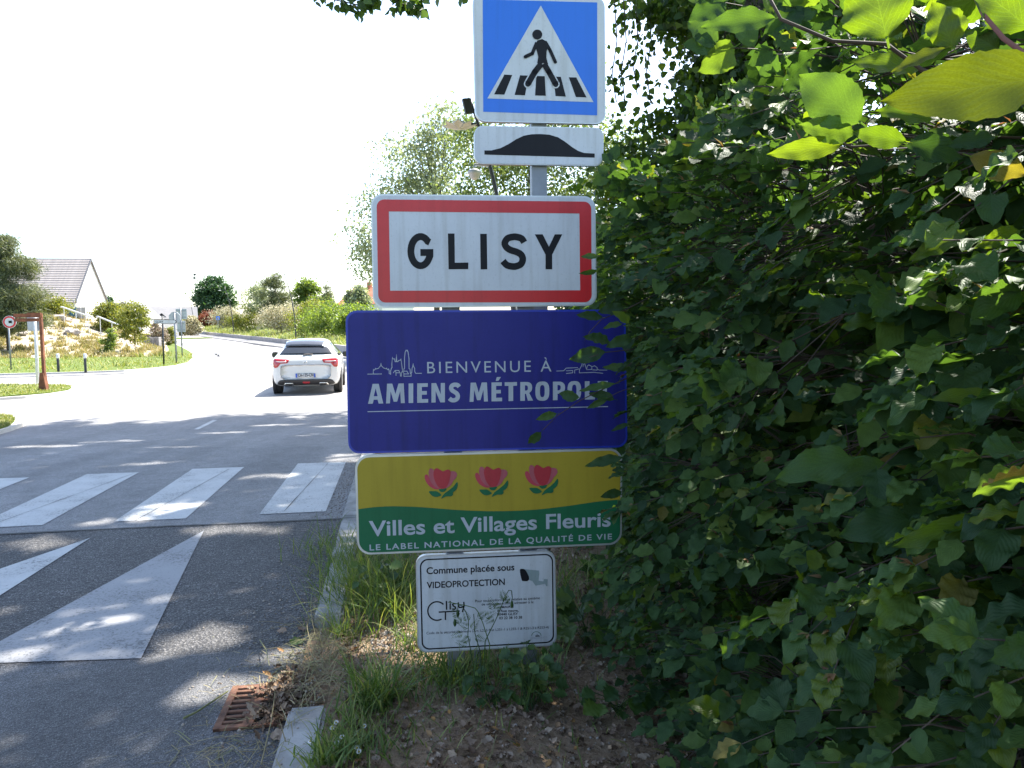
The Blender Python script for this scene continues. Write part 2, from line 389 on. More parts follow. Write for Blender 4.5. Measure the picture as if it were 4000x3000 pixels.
GE = [G(*p) for p in grass_edge]; PE = [G(*p) for p in path_edge]
P_ = PE + list(reversed(GE))
fp = flat_poly('footpath', P_, ASPH_PATH, 0.02); fp['kind'] = 'structure'
band('kerb', PE, 0.22, 0.045, CONC_W, None, 'structure'); band('kerb', GE, 0.16, 0.07, CONC_W, None, 'structure')
lawn_pts = GE + [Vector((-38, 122, 0)), Vector((-110, 122, 0)), Vector((-110, 24, 0))]
lawn = flat_poly('lawn', lawn_pts, LAWN, 0.06); lawn['kind'] = 'structure'
ISL = [[(-260, 1514), (0, 1513), (150, 1513), (255, 1514), (296, 1518), (306, 1525), (285, 1535), (200, 1548), (100, 1557), (0, 1564), (-260, 1582)],
       [(-160, 1641), (0, 1640), (55, 1646), (90, 1656), (92, 1666), (45, 1684), (0, 1697), (-160, 1735)]]
isl_pts = []
for pl in ISL:
    pts = [G(*p) for p in pl]; c = sum(pts, Vector()) / len(pts)
    b = MB(); b.prism([(p.x, p.y) for p in pts], -0.05, 0.07); o = b.build('traffic_island', CONC_W); o['kind'] = 'structure'
    ins = [p + (c - p).normalized() * 0.16 for p in pts]; isl_pts.append(ins)
    b = MB(); b.prism([(p.x, p.y) for p in ins], 0.02, 0.10); b.build('island_turf', LAWN, o)

# ---- planted bank on the left (rises to the white house)
def z_bank(x, y):
    t = smooth((y - 47.0) / 25.0); a = x / max(y, 1.0)
    h = float(np.interp(a, [-1.3, -0.66, -0.62, -0.52, -0.478, -0.455], [4.4, 4.2, 3.9, 1.9, 0.6, -0.2]))
    nz = 0.10 * math.sin(x * 1.7 + y * .6) + 0.08 * math.sin(x * .9 - y * 1.9) + 0.05 * math.sin(3.1 * x + 2.3 * y)
    return max(-0.2, t * h + rise(y) * .8 + nz * min(1, t * 3) * min(1, max(0, h)) + 0.03)
V = []; F = []; aa = lin(-1.25, -0.452, 110); yy_ = lin(44, 120, 80)
for y in yy_:
    for a_ in aa: V.append((a_ * y, y, z_bank(a_ * y, y)))
n = len(aa)
for j in range(len(yy_) - 1):
    for i in range(n - 1): F.append((j * n + i, j * n + i + 1, (j + 1) * n + i + 1, (j + 1) * n + i))
bank = pydata('planted_bank', V, F, BANKSOIL, None, True); bank['kind'] = 'structure'

# ---- low concrete wall along the far road, pavement in front of it, grassy bank behind it
WP = [(1420, 1402), (1345, 1387), (1119, 1347), (980, 1330), (853, 1315.6), (790, 1307), (727, 1297.5)]
WG = [G(*p) for p in WP]; WG = [WG[0] + (WG[0] - WG[1]).normalized() * 16] + WG + [WG[-1] + Vector((-50, 60, 0))]
KP = [G(*p) for p in [(1430, 1416), (1345, 1401), (1250, 1383), (1110, 1359), (950, 1337.5), (798, 1316.5), (735, 1304)]]
pv = flat_poly('pavement', KP + list(reversed(WG[1:-1])), ASPH_PATH, 0.115); pv['kind'] = 'structure'
band('kerb', KP, 0.18, 0.12, CONC, None, 'structure')
wall = empty('retaining_wall', WG[2], 0, 'long low grey concrete wall holding the grassy bank along the far road', 'wall')
wl = resample(WG, 6.0); WALLH = 0.62
for a, b_ in zip(wl[:-1], wl[1:]):
    d = (b_ - a); d.z = 0; L = d.length; d.normalize(); nn = Vector((-d.y, d.x, 0)); b = MB()
    a2 = a + d * 0.012; b2 = b_ - d * 0.012; hj = random.uniform(-.012, .012)
    za, zb = z_road(a.x, a.y), z_road(b_.x, b_.y); V = []
    for (p, z) in ((a2, za), (b2, zb)):
        for s in (0, -0.25):
            q = p + nn * s; V += [(q.x, q.y, z - .2), (q.x, q.y, z + WALLH + hj)]
    off = Vector(wall.location); V = [(v[0] - off.x, v[1] - off.y, v[2] - off.z) for v in V]
    b.add(V, [(0, 4, 5, 1), (2, 3, 7, 6), (1, 5, 7, 3), (0, 2, 6, 4), (0, 1, 3, 2), (4, 6, 7, 5)]); b.build('wall_panel', CONC_WALL, wall)
def bank_r(w):
    return 1.5 * smooth(w / 11.0) + 0.012 * w
V = []; F = []; ws = [0.2, 1, 2, 3.5, 5, 7, 9, 12, 16, 22, 30, 45, 80]; BR = []
for i, p in enumerate(wl):
    d = (wl[min(i + 1, len(wl) - 1)] - wl[max(i - 1, 0)]); d.z = 0; d.normalize(); nn = Vector((d.y, -d.x, 0))
    for w in ws:
        q = p + nn * w; z = z_road(p.x, p.y) + WALLH - 0.06 + bank_r(w) + 0.08 * math.sin(q.x * 1.3 + q.y * .7) * min(1, w / 3)
        V.append((q.x, q.y, z))
m_ = len(ws)
for i in range(len(wl) - 1):
    for j in range(m_ - 1): F.append((i * m_ + j, (i + 1) * m_ + j, (i + 1) * m_ + j + 1, i * m_ + j + 1))
gb = pydata('grass_bank', V, F, BANKGRASS, None, True); gb['kind'] = 'structure'
def bank_point(t, w):
    """t along the wall in metres from its near end, w metres behind it"""
    acc = 0
    for a, b_ in zip(wl[:-1], wl[1:]):
        L = (b_ - a).length
        if acc + L >= t or b_ is wl[-1]:
            d = (b_ - a); d.z = 0; d.normalize(); p = a.lerp(b_, min(1, (t - acc) / L)); q = p + Vector((d.y, -d.x, 0)) * w
            q.z = z_road(p.x, p.y) + WALLH - 0.06 + bank_r(w); return q
        acc += L
def bank_at_px(px, w):
    """point w metres behind the wall seen in pixel column px"""
    best = None
    for k in range(0, 1500):
        q = bank_point(k * 0.2, w); d = q - CAM; x = 2000 + FPX * d.dot(CR) / d.dot(_f)
        if best is None or abs(x - px) < best[0]: best = (abs(x - px), q)
    return best[1]

# ---- verge between kerb and hedge
def z_verge(x, y):
    u, v = uv_of(x, y)
    return 0.035 + 0.03 * smooth((u + .3) / .8) + 0.012 * math.sin(7 * x + 3 * y) * math.sin(5 * y - 2 * x) + 0.006 * math.sin(23 * x) * math.sin(19 * y) + (TBL * .6 if v > 6 else TBL * .6 * smooth((v - 4) / 2)) * (1 if v < 11 else max(0, 1 - (v - 11) / 3))
verge = grid_xy('verge', lin(-0.346, 4.5, 60), lin(-3, 26, 190), z_verge, SOIL)
grid_xy('verge', [KL - .01, -0.28], lin(3.18, 4.10, 14), lambda x, y: 0.012 + 0.01 * math.sin(31 * x) * math.sin(23 * y), SOIL)

# ---- kerb stones
kerb = empty('kerb', UV(-0.4, 2.2), 0); kerb['kind'] = 'structure'
stone = bpy.data.meshes.new('kerb_stone'); bm = bmesh.new()
bmesh.ops.create_cube(bm, size=1.0, matrix=Matrix.Diagonal((0.158, 0.985, 0.25, 1))); bmesh.ops.bevel(bm, geom=bm.edges[:], offset=0.014, segments=2, affect='EDGES'); bm.to_mesh(stone); bm.free()
for v0 in [-0.83, 0.17, 1.17, 2.17] + [4.12 + k for k in range(0, 20)]:
    o = link('kerb_stone', stone, CONC, kerb)
    z = 0.05 + z_road(*UV(-.4, v0 + .5).xy)
    o.location = UV(-0.425 + random.uniform(-.006, .006), v0 + 0.5, z - 0.125) - Vector(kerb.location); o.rotation_euler = (math.radians(random.uniform(-.5, .5)), 0, math.atan2(-EV.x, EV.y) + random.uniform(-.008, .008))

# ---- cast-iron drain grate
RUST = mat('rusty cast iron', (0.15, 0.068, 0.04), 0.9, 0.0, 0.4, 24, 0.6, 160, col2=(0.26, 0.125, 0.075))
PIT = mat('drain pit', (0.012, 0.01, 0.009), 0.95)
dr = empty('drain_grate', UV(-0.665, 3.29, 0.0), math.atan2(-EV.x, EV.y), 'small rusty iron drain grate in the gutter beside the kerb', 'drain grate')
gu, gv = 0.27, 0.38; dr.scale = (1, 1, 0.62)
def gbox(name, x0, x1, y0, y1, z0, z1, m=RUST): return box_obj(name, ((x0 + x1) / 2, (y0 + y1) / 2, (z0 + z1) / 2), (x1 - x0, y1 - y0, z1 - z0), m, dr, None, 0.003)
gbox('pit', -gu / 2, gu / 2, -gv / 2, gv / 2, 0.0015, 0.004, PIT)
for a, b_ in ((-gu / 2, -gu / 2 + .03), (-.022, .022), (gu / 2 - .03, gu / 2)): gbox('frame_bar', a, b_, -gv / 2, gv / 2, 0.0, 0.024)
for a, b_ in ((-gv / 2, -gv / 2 + .03), (gv / 2 - .03, gv / 2)): gbox('frame_bar', -gu / 2, gu / 2, a, b_, 0.001, 0.0225)
for k in range(7):
    y = -gv / 2 + 0.055 + k * 0.045
    gbox('bar', -gu / 2 + .02, -.015, y - .009, y + .009, 0.002, 0.021)
    if k % 3: gbox('bar', .015, gu / 2 - .02, y - .009, y + .009, 0.002, 0.018)
# ================================================================== SIGNS
WHITE = mat_sign('sign white', (0.57, 0.58, 0.60), 0.35, 0.12)
RIM = mat('sign aluminium', (0.55, 0.56, 0.57), 0.38, 0.6, 0.1, 8)
RED = mat_sign('sign red', (0.56, 0.016, 0.022), 0.3)
BLACK = mat_sign('sign black', (0.010, 0.010, 0.013), 0.45, 0.1, 0.2)
BLUE = mat_sign('sign blue', (0.014, 0.15, 0.64), 0.3, 0.05)
NAVY = mat_sign('sign navy', (0.018, 0.020, 0.19), 0.36, 0.14, 0.28)
NAVY_E = mat_sign('sign navy edge', (0.014, 0.035, 0.36), 0.3)
YEL = mat_sign('sign yellow', (0.38, 0.285, 0.025), 0.45, 0.08, 0.3)
GRN = mat_sign('sign green', (0.012, 0.125, 0.052), 0.45, 0.08, 0.3)
PALE = mat_sign('sign reflective letters', (0.42, 0.45, 0.50), 0.4, 0.10)
PINK = mat_sign('sign pink', (0.48, 0.042, 0.07), 0.4); PINK2 = mat_sign('sign rose', (0.42, 0.085, 0.11), 0.4); PINK3 = mat_sign('sign red petal', (0.42, 0.020, 0.036), 0.4)
POSTM = mat('galvanised post', (0.24, 0.25, 0.27), 0.5, 0.3, 0.15, 12)
GREYB = mat('sign back grey', (0.40, 0.41, 0.43), 0.5, 0.2, 0.12, 5)
CAMW = mat_sign('icon grey', (0.27, 0.33, 0.33), 0.4)

class Sign:
    def __init__(s, name, label, px, py, Y, yaw, cat='sign', group=None, ground=0.06):
        o = PD(px, py, Y); s.o = Vector((o.x, o.y, ground)); s.yaw = yaw
        s.r = Vector((math.cos(yaw), math.sin(yaw), 0)); s.n = Vector((math.sin(yaw), -math.cos(yaw), 0))
        s.e = empty(name, s.o, yaw, label, cat, group)
    def L(s, px, py):
        d = ray(px, py); t = (s.o - CAM).dot(s.n) / d.dot(s.n); p = CAM + d * t - s.o
        return (p.dot(s.r), p.z)
    def pts(s, P): return [s.L(*p) for p in P]
    def sheet(s, name, outl, m, lay, parent=None, local=False):
        P = outl if local else s.pts(outl); y = -0.0009 * lay
        return pydata(name, [(p[0], y, p[1]) for p in P], tess(P), m, parent or s.e)
    def solid(s, name, outl, m, y0, y1, parent=None, local=False, bev=0.0):
        P = outl if local else s.pts(outl); b = MB(); b.prism(P, y0, y1, lambda x, z, y: (x, y, z)); o = b.build(name, m, parent or s.e)
        bm = bmesh.new(); bm.from_mesh(o.data); bmesh.ops.recalc_face_normals(bm, faces=bm.faces[:]); bm.to_mesh(o.data); bm.free()
        return o
    def strokes(s, name, lines, w, m, lay, parent=None):
        """constant width strokes; lines in pixels, width in pixels"""
        b = MB(); k = (Vector(s.L(1900 + w, 1300)) - Vector(s.L(1900, 1300))).length
        for ln in lines:
            stroke_mesh(b, s.pts(ln), k, -0.0009 * lay)
        return b.build(name, m, parent or s.e)
def stroke_mesh(b, P, w, y):
    P = [Vector((p[0], p[1])) for p in P]; n = len(P); V = []; closed = (P[0] - P[-1]).length < 1e-6
    for i in range(n):
        a = P[i - 1] if i > 0 else (P[-2] if closed else None); c = P[i + 1] if i < n - 1 else (P[1] if closed else None)
        d0 = (P[i] - a).normalized() if a is not None else None; d1 = (c - P[i]).normalized() if c is not None else None
        if d0 is None: d0 = d1
        if d1 is None: d1 = d0
        n0 = Vector((-d0.y, d0.x)); n1 = Vector((-d1.y, d1.x)); mm = n0 + n1
        if mm.length < 1e-3: mm = n0
        mm.normalize(); k = min(2.2, 1 / max(0.35, mm.dot(n0))); off = mm * (w / 2 * k)
        V += [(P[i].x + off.x, y, P[i].y + off.y), (P[i].x - off.x, y, P[i].y - off.y)]
    b.add(V, [(2 * i, 2 * i + 1, 2 * i + 3, 2 * i + 2) for i in range(n - 1)])
def roundquad(Q, r, seg=7):
    """TL,TR,BR,BL -> outline with rounded corners, r in the same units"""
    Q = [Vector(q) for q in Q]; out = []
    for i in range(4):
        p = Q[i]; a = (Q[i - 1] - p).normalized() * r; b = (Q[(i + 1) % 4] - p).normalized() * r
        for k in range(seg + 1):
            t = k / seg; ang = t * math.pi / 2
            out.append(tuple(p + a * (1 - math.sin(ang)) + b * (1 - math.cos(ang))))
    return out
def inset(Q, d):
    c = sum((Vector(q) for q in Q), Vector((0, 0))) / 4; out = []
    for i in range(4):
        p = Vector(Q[i]); a = (Vector(Q[i - 1]) - p).normalized(); b = (Vector(Q[(i + 1) % 4]) - p).normalized(); out.append(tuple(p + (a + b) * d))
    return out
_fc = {}
def text_mesh(txt, spacing=1.0, bold=0.0):
    cu = bpy.data.curves.new('t', 'FONT'); cu.body = txt; cu.size = 1.0; cu.space_character = spacing; cu.offset = bold; cu.resolution_u = 4; cu.fill_mode = 'FRONT'
    ob = bpy.data.objects.new('t', cu); COL.objects.link(ob)
    dg = bpy.context.evaluated_depsgraph_get(); me = bpy.data.meshes.new_from_object(ob.evaluated_get(dg))
    V = [v.co.copy() for v in me.vertices]; F = [tuple(p.vertices) for p in me.polygons]
    bpy.data.objects.remove(ob); bpy.data.curves.remove(cu); bpy.data.meshes.remove(me)
    return V, F
def cap_h(bold):
    if bold not in _fc:
        V, F = text_mesh('H', 1, bold); _fc[bold] = (min(v.y for v in V), max(v.y for v in V))
    return _fc[bold]
def text_on(s, name, txt, bl, br, caph, m, lay, bold=0.0, spacing=1.0, parent=None):
    """text between two baseline pixels, cap height in pixels"""
    V, F = text_mesh(txt, spacing, bold); y0, y1 = cap_h(bold); x0 = min(v.x for v in V); x1 = max(v.x for v in V)
    A = Vector(s.L(*bl)); B = Vector(s.L(*br)); C = Vector(s.L(bl[0], bl[1] - caph)); h = (C - A).length
    up = Vector((0, 1)); out = []
    for v in V:
        p = A + (B - A) * ((v.x - x0) / (x1 - x0)) + up * ((v.y - y0) / (y1 - y0) * h); out.append((p.x, -0.0009 * lay, p.y))
    if caph < 20: return pydata(name, out, F, m, parent or s.e)
    # big print: one object for each character (parts of a character overlap in x)
    par = list(range(len(V)))
    def fd(i):
        while par[i] != i: par[i] = par[par[i]]; i = par[i]
        return i
    for f in F:
        for i in f[1:]: par[fd(i)] = fd(f[0])
    comp = {}
    for i in range(len(V)): comp.setdefault(fd(i), []).append(i)
    spans = sorted([[min(V[i].x for i in c), max(V[i].x for i in c), c] for c in comp.values()]); groups = []
    for a, b, c in spans:
        if groups and a < groups[-1][1] - 0.3 * min(b - a, groups[-1][1] - groups[-1][0]): groups[-1][1] = max(groups[-1][1], b); groups[-1][2] = groups[-1][2] + c
        else: groups.append([a, b, list(c)])
    for a, b, c in groups:
        ix = {v: k for k, v in enumerate(c)}; pydata('letter', [out[v] for v in c], [tuple(ix[i] for i in f) for f in F if f[0] in ix], m, parent or s.e)
def Z(s, ox, oy): return lambda pts: [(ox + x * s, oy + y * s) for x, y in pts]
def arc(cx, cy, rx, ry, a0, a1, n=18):
    return [(cx + rx * math.cos(math.radians(a0 + (a1 - a0) * k / n)), cy - ry * math.sin(math.radians(a0 + (a1 - a0) * k / n))) for k in range(n + 1)]
def smooth_closed(P, seg=5):
    out = []; n = len(P); P = [Vector(p) for p in P]
    for i in range(n):
        p0, p1, p2, p3 = P[i - 1], P[i], P[(i + 1) % n], P[(i + 2) % n]
        for k in range(seg):
            t = k / seg; out.append(tuple(0.5 * ((2 * p1) + (p2 - p0) * t + (2 * p0 - 5 * p1 + 4 * p2 - p3) * t * t + (3 * p1 - p0 - 3 * p2 + p3) * t ** 3)))
    return out
def smooth_open(P, seg=4):
    P = [Vector(p) for p in P]; out = []; n = len(P)
    for i in range(n - 1):
        p0, p1, p2, p3 = P[max(0, i - 1)], P[i], P[i + 1], P[min(n - 1, i + 2)]
        for k in range(seg):
            t = k / seg; out.append(tuple(0.5 * ((2 * p1) + (p2 - p0) * t + (2 * p0 - 5 * p1 + 4 * p2 - p3) * t * t + (3 * p1 - p0 - 3 * p2 + p3) * t ** 3)))
    return out + [tuple(P[-1])]
SY = math.radians(6.3); SD = 3.30

# ---- town name sign (red border, black letters), carries the posts
S = Sign('town_sign', 'white town name sign with red border reading GLISY above the navy welcome board', 1893, 981, SD, SY)
Q = S.pts([(1448, 757.5), (2325, 766.5), (2332, 1194.5), (1457, 1203)])
S.solid('panel', roundquad(Q, 0.050), RIM, 0.0, 0.03, local=True)
S.sheet('face', roundquad(inset(Q, 0.006), 0.046), WHITE, 1, local=True)
QO = S.pts([(1471, 779), (2309, 788), (2311, 1180.5), (1478, 1182)]); QI = S.pts([(1519, 826), (2263, 834), (2266, 1134), (1524, 1135.5)])
ro = roundquad(QO, 0.032); b = MB(); k = len(ro) // 4
inner = [QI[i // k] for i in range(len(ro))]; n_ = len(ro)
b.add([(p[0], -.0018, p[1]) for p in ro] + [(p[0], -.0018, p[1]) for p in inner], [(i, (i + 1) % n_, n_ + (i + 1) % n_, n_ + i) for i in range(n_)]); b.build('red_border', RED, S.e)
z4 = Z(0.663, 1300, 700); LW = 26.0
S.sheet('letter', z4([(678, 320), (717, 320), (719, 492), (798, 491), (798, 530), (682, 531)]), BLACK, 2)
S.sheet('letter', z4([(868, 322), (907, 322), (910, 531), (871, 532)]), BLACK, 2)
S.sheet('letter', z4([(1190, 325), (1236, 325), (1273, 398), (1308, 325), (1352, 325), (1292, 445), (1292, 531), (1253, 531), (1253, 445)]), BLACK, 2)
S.strokes('letter', [z4([(571, 372)] + arc(517, 424, 57, 86, 42, 322, 26) + [(572, 452), (572, 432), (516, 432)])], LW, BLACK, 2)
sp = [(1127, 372), (1112, 350), (1085, 341), (1063, 340), (1030, 349), (1013, 376), (1022, 400), (1046, 417), (1085, 430), (1110, 446), (1119, 472), (1108, 500), (1080, 513), (1056, 514), (1025, 506), (1002, 482)]
S.strokes('letter', [z4(smooth_open(sp))], LW, BLACK, 2)
for px in (1755, 2055):
    x, zt = S.L(px, 770); box_obj('post', (x, 0.055, (zt - 0.03 - 0.3) / 2), (0.08, 0.04, zt - 0.03 + 0.3), POSTM, S.e, None, 0.004)
    for py in (830, 1120): 
        zz = S.L(px, py)[1]; box_obj('clamp', (x, 0.033, zz), (0.14, 0.008, 0.03), RIM, S.e)

# ---- navy welcome board
S = Sign('welcome_board', 'navy blue welcome board with white line drawings reading AMIENS METROPOLE', 1898, 1492, SD, SY)
Q = S.pts([(1349, 1213), (2443, 1209), (2451, 1747), (1361, 1772)])
S.solid('panel', roundquad(Q, 0.048), NAVY_E, 0.0, 0.03, local=True)
S.sheet('face', roundquad(inset(Q, 0.009), 0.042), NAVY, 1, local=True)
text_on(S, 'lettering', 'BIENVENUE À', (1669, 1458), (2154, 1451), 44, PALE, 2, 0.0, 1.28)
def holes_sheet(s, name, loops, m, lay):
    L = [[Vector((*s.L(*p), 0)) for p in lp] for lp in loops]; T = mgeo.tessellate_polygon(L); P = [v for lp in L for v in lp]
    return pydata(name, [(p.x, -0.0009 * lay, p.y) for p in P], [tuple(t) for t in T], m, s.e)
def sup(cx, cy, rx, ry, a0=0, a1=360, n=24, e=.72):
    out = []
    for k in range(n if a1 - a0 >= 360 else n + 1):
        t = math.radians(a0 + (a1 - a0) * k / n); c_, s_ = math.cos(t), math.sin(t)
        out.append((cx + rx * math.copysign(abs(c_) ** e, c_), cy + ry * math.copysign(abs(s_) ** e, s_)))
    return out
w = 35.0; H = 150.0
def glyph(ch, W):
    if ch == 'I': return [[(0, 0), (W, 0), (W, H), (0, H)]]
    if ch == 'L': return [[(0, 0), (W, 0), (W, 30), (w, 30), (w, H), (0, H)]]
    if ch in 'EÉ': return [[(0, 0), (W, 0), (W, 28), (w, 28), (w, 62), (W * .88, 62), (W * .88, 90), (w, 90), (w, H - 28), (W * .97, H - 28), (W * .97, H), (0, H)]]
    if ch == 'T': return [[(W / 2 - w / 2, 0), (W / 2 + w / 2, 0), (W / 2 + w / 2, H - 29), (W, H - 29), (W, H), (0, H), (0, H - 29), (W / 2 - w / 2, H - 29)]]
    if ch == 'N': return [[(0, 0), (w * .9, 0), (w * .9, H * .60), (W - w, 0), (W, 0), (W, H), (W - w * .9, H), (W - w * .9, H * .42), (w, H), (0, H)]]
    if ch == 'M': return [[(0, 0), (w * .85, 0), (w * .98, H * .62), (W / 2 - 13, 12), (W / 2 + 13, 12), (W - w * .98, H * .62), (W - w * .85, 0), (W, 0), (W - 8, H), (W - w - 12, H), (W / 2, H * .47), (w + 12, H), (8, H)]]
    if ch == 'A': return [[(0, 0), (w * 1.0, 0), (w * 1.22, 30), (W - w * 1.22, 30), (W - w, 0), (W, 0), (W / 2 + 23, H), (W / 2 - 23, H)], [(W / 2 - 15, 56), (W / 2, H - 34), (W / 2 + 15, 56)]]
    if ch == 'O': return [sup(W / 2, H / 2, W / 2, H / 2 + 3), list(reversed(sup(W / 2, H / 2, W / 2 - w, H / 2 - 26)))]
    if ch == 'P': return [[(0, 0), (w, 0), (w, 52)] + sup(W - 48, 52 + 49, 48, 49, -90, 90, 12, .85) + [(0, H)], [(w, 79), (w, H - 27)] + list(reversed(sup(W - 50, 101, 17, 22, -90, 90, 8, .85)))]
    if ch == 'R': return [[(0, 0), (w, 0), (w, 56), (w + 8, 56), (W - w, 0), (W + 4, 0), (W - 26, 62)] + sup(W - 47, 105, 44, 45, -55, 90, 12, .85) + [(0, H)], [(w, 82), (w, H - 27)] + list(reversed(sup(W - 50, 102, 15, 21, -90, 90, 8, .85)))]
zt_ = lambda x, y, X0: (1340 + 0.5154 * (X0 + x), 1340 + 0.5154 * (460 - (X0 + x - 190) * .0193 - y * (1 - (X0 - 190) * .000047)))
for ch, xa, xb in (('A', 190, 305), ('M', 326, 468), ('I', 497, 532), ('E', 562, 645), ('N', 670, 772), ('S', 800, 888), ('M', 959, 1098), ('É', 1125, 1205), ('T', 1225, 1318), ('R', 1343, 1436), ('O', 1457, 1563), ('P', 1590, 1682), ('O', 1700, 1804), ('L', 1832, 1908), ('E', 1930, 2008)):
    if ch == 'S':
        pts_ = [(80, 118), (68, 132), (46, 136), (26, 128), (19, 110), (26, 93), (44, 80), (62, 66), (70, 46), (64, 26), (44, 15), (22, 17), (6, 30)]
        S.strokes('letter', [[zt_(x, y, xa) for x, y in smooth_open(pts_)]], w * .5154 * .92, PALE, 2)
    else:
        holes_sheet(S, 'letter', [[zt_(x, y, xa) for x, y in lp] for lp in glyph(ch, xb - xa)], PALE, 2)
    if ch == 'É': S.sheet('accent', [zt_(x, y, xa) for x, y in ((32, 162), (52, 162), (72, 192), (40, 192))], PALE, 2)
S.strokes('underline', [[(1436, 1608), (2375, 1588)]], 3.2, PALE, 2)
za = Z(0.1673, 1350, 1340)
S.strokes('skyline_drawing', [za(l) for l in ([(510, 725), (848, 721)], [(645, 722), (650, 615), (662, 635), (690, 615), (697, 590), (710, 605), (770, 590), (790, 560), (815, 535), (826, 470), (838, 532), (868, 560), (880, 578), (945, 600), (957, 585), (966, 605), (990, 625), (1004, 605), (1018, 640), (1018, 712), (1052, 728), (1050, 660), (1072, 580), (1085, 575), (1080, 490), (1093, 330), (1100, 370), (1148, 370), (1155, 435), (1180, 435), (1187, 262), (1198, 435), (1222, 435), (1240, 405), (1280, 400), (1293, 370), (1310, 500), (1330, 650)],
   [(1360, 650), (1362, 600), (1378, 590), (1375, 360), (1392, 200), (1410, 190), (1408, 168), (1445, 168), (1445, 190), (1458, 205), (1480, 360), (1482, 600), (1505, 605), (1512, 710), (1545, 690), (1552, 590), (1568, 545), (1577, 480), (1588, 545), (1612, 590), (1615, 670), (1640, 708), (1780, 705)],
   [(1115, 700), (1145, 650), (1160, 640), (1240, 640), (1270, 692), (1180, 695), (1160, 645)], [(1178, 765), (1176, 695)], [(1275, 695), (1282, 772), (1302, 772), (1304, 690)], [(1300, 700), (1325, 660), (1430, 655), (1470, 720), (1372, 722), (1330, 662)], [(1360, 722), (1362, 775), (1530, 772), (1530, 700)])], 2.6, PALE, 2)
zb = Z(0.5154, 1340, 1340)
S.strokes('skyline_drawing', [zb(l) for l in ([(1617, 212), (1672, 210), (1690, 190), (1780, 186)], [(1690, 210), (1740, 208), (1740, 225), (1690, 231)], [(1755, 230), (1755, 205), (1790, 195)], [(1790, 225), (1792, 200), (1808, 170), (1812, 145), (1818, 180), (1822, 160), (1832, 158), (1845, 200)], [(1845, 200), (1850, 175), (1862, 165), (1885, 178), (1885, 200), (1845, 202)], [(1885, 180), (1905, 172), (1925, 185), (1925, 205), (1890, 203)], [(1925, 195), (1940, 205), (2002, 205)], [(1790, 226), (1900, 222), (1970, 229)])], 2.4, PALE, 2)

# ---- yellow and green flower label board
S = Sign('flower_label_board', 'yellow and green board with three pink flowers below the navy board', 1909, 1960, SD - 0.012, SY)
Q = S.pts([(1386, 1780), (2431, 1751), (2429, 2127), (1396, 2168)])
S.solid('panel', roundquad(Q, 0.060), RIM, 0.0, 0.03, local=True)
qi = inset(Q, 0.009); ro = roundquad(qi, 0.054)
S.sheet('yellow_face', ro, YEL, 1, local=True)
zw = Z(0.5425, 1300, 1700)
wave = S.pts(zw([(168, 535), (240, 524), (300, 517), (380, 512), (450, 511), (600, 515), (760, 527), (880, 537), (1000, 543), (1130, 547), (1250, 546), (1380, 541), (1500, 532), (1700, 508), (1900, 478), (2000, 468), (2090, 461)]))
def wy(x):
    return float(np.interp(x, [w[0] for w in wave], [w[1] for w in wave]))
xl = min(p[0] for p in ro); xr = max(p[0] for p in ro)
low = [p for p in ro if p[1] < wy(p[0]) - 0.002]
xs_ = np.linspace(xl + 1e-4, xr - 1e-4, 40)
i0 = max(range(len(low)), key=lambda i: low[i][0] + low[i][1] * 0.2); low = sorted(low, key=lambda p: math.atan2(p[1] - (Q[2][1] + Q[3][1]) / 2 - .1, p[0] - (xl + xr) / 2))
edgeL = np.interp(wy(xl), [qi[3][1], qi[0][1]], [qi[3][0], qi[0][0]]); edgeR = np.interp(wy(xr), [qi[2][1], qi[1][1]], [qi[2][0], qi[1][0]])
top = [(x, wy(x)) for x in np.linspace(edgeR, edgeL, 40)]
low = [p for p in low]
outl = top + sorted([p for p in low if p[0] < 0], key=lambda p: (-p[1], -p[0]) if False else math.atan2(p[1] - 10, p[0] + 0.0) * 0 + (-p[1]))
left = sorted([p for p in low if p[0] < (xl + xr) / 2], key=lambda p: -p[1]); right = sorted([p for p in low if p[0] >= (xl + xr) / 2], key=lambda p: p[1])
S.sheet('green_face', top + left + right, GRN, 2, local=True)
text_on(S, 'lettering', 'Villes et Villages Fleuris', (1442, 2095), (2385, 2056), 60, PALE, 3, 0.018, 1.0)
text_on(S, 'lettering', 'LE LABEL NATIONAL DE LA QUALITÉ DE VIE', (1444, 2150), (2390, 2106), 23, PALE, 3, 0.016, 1.22)
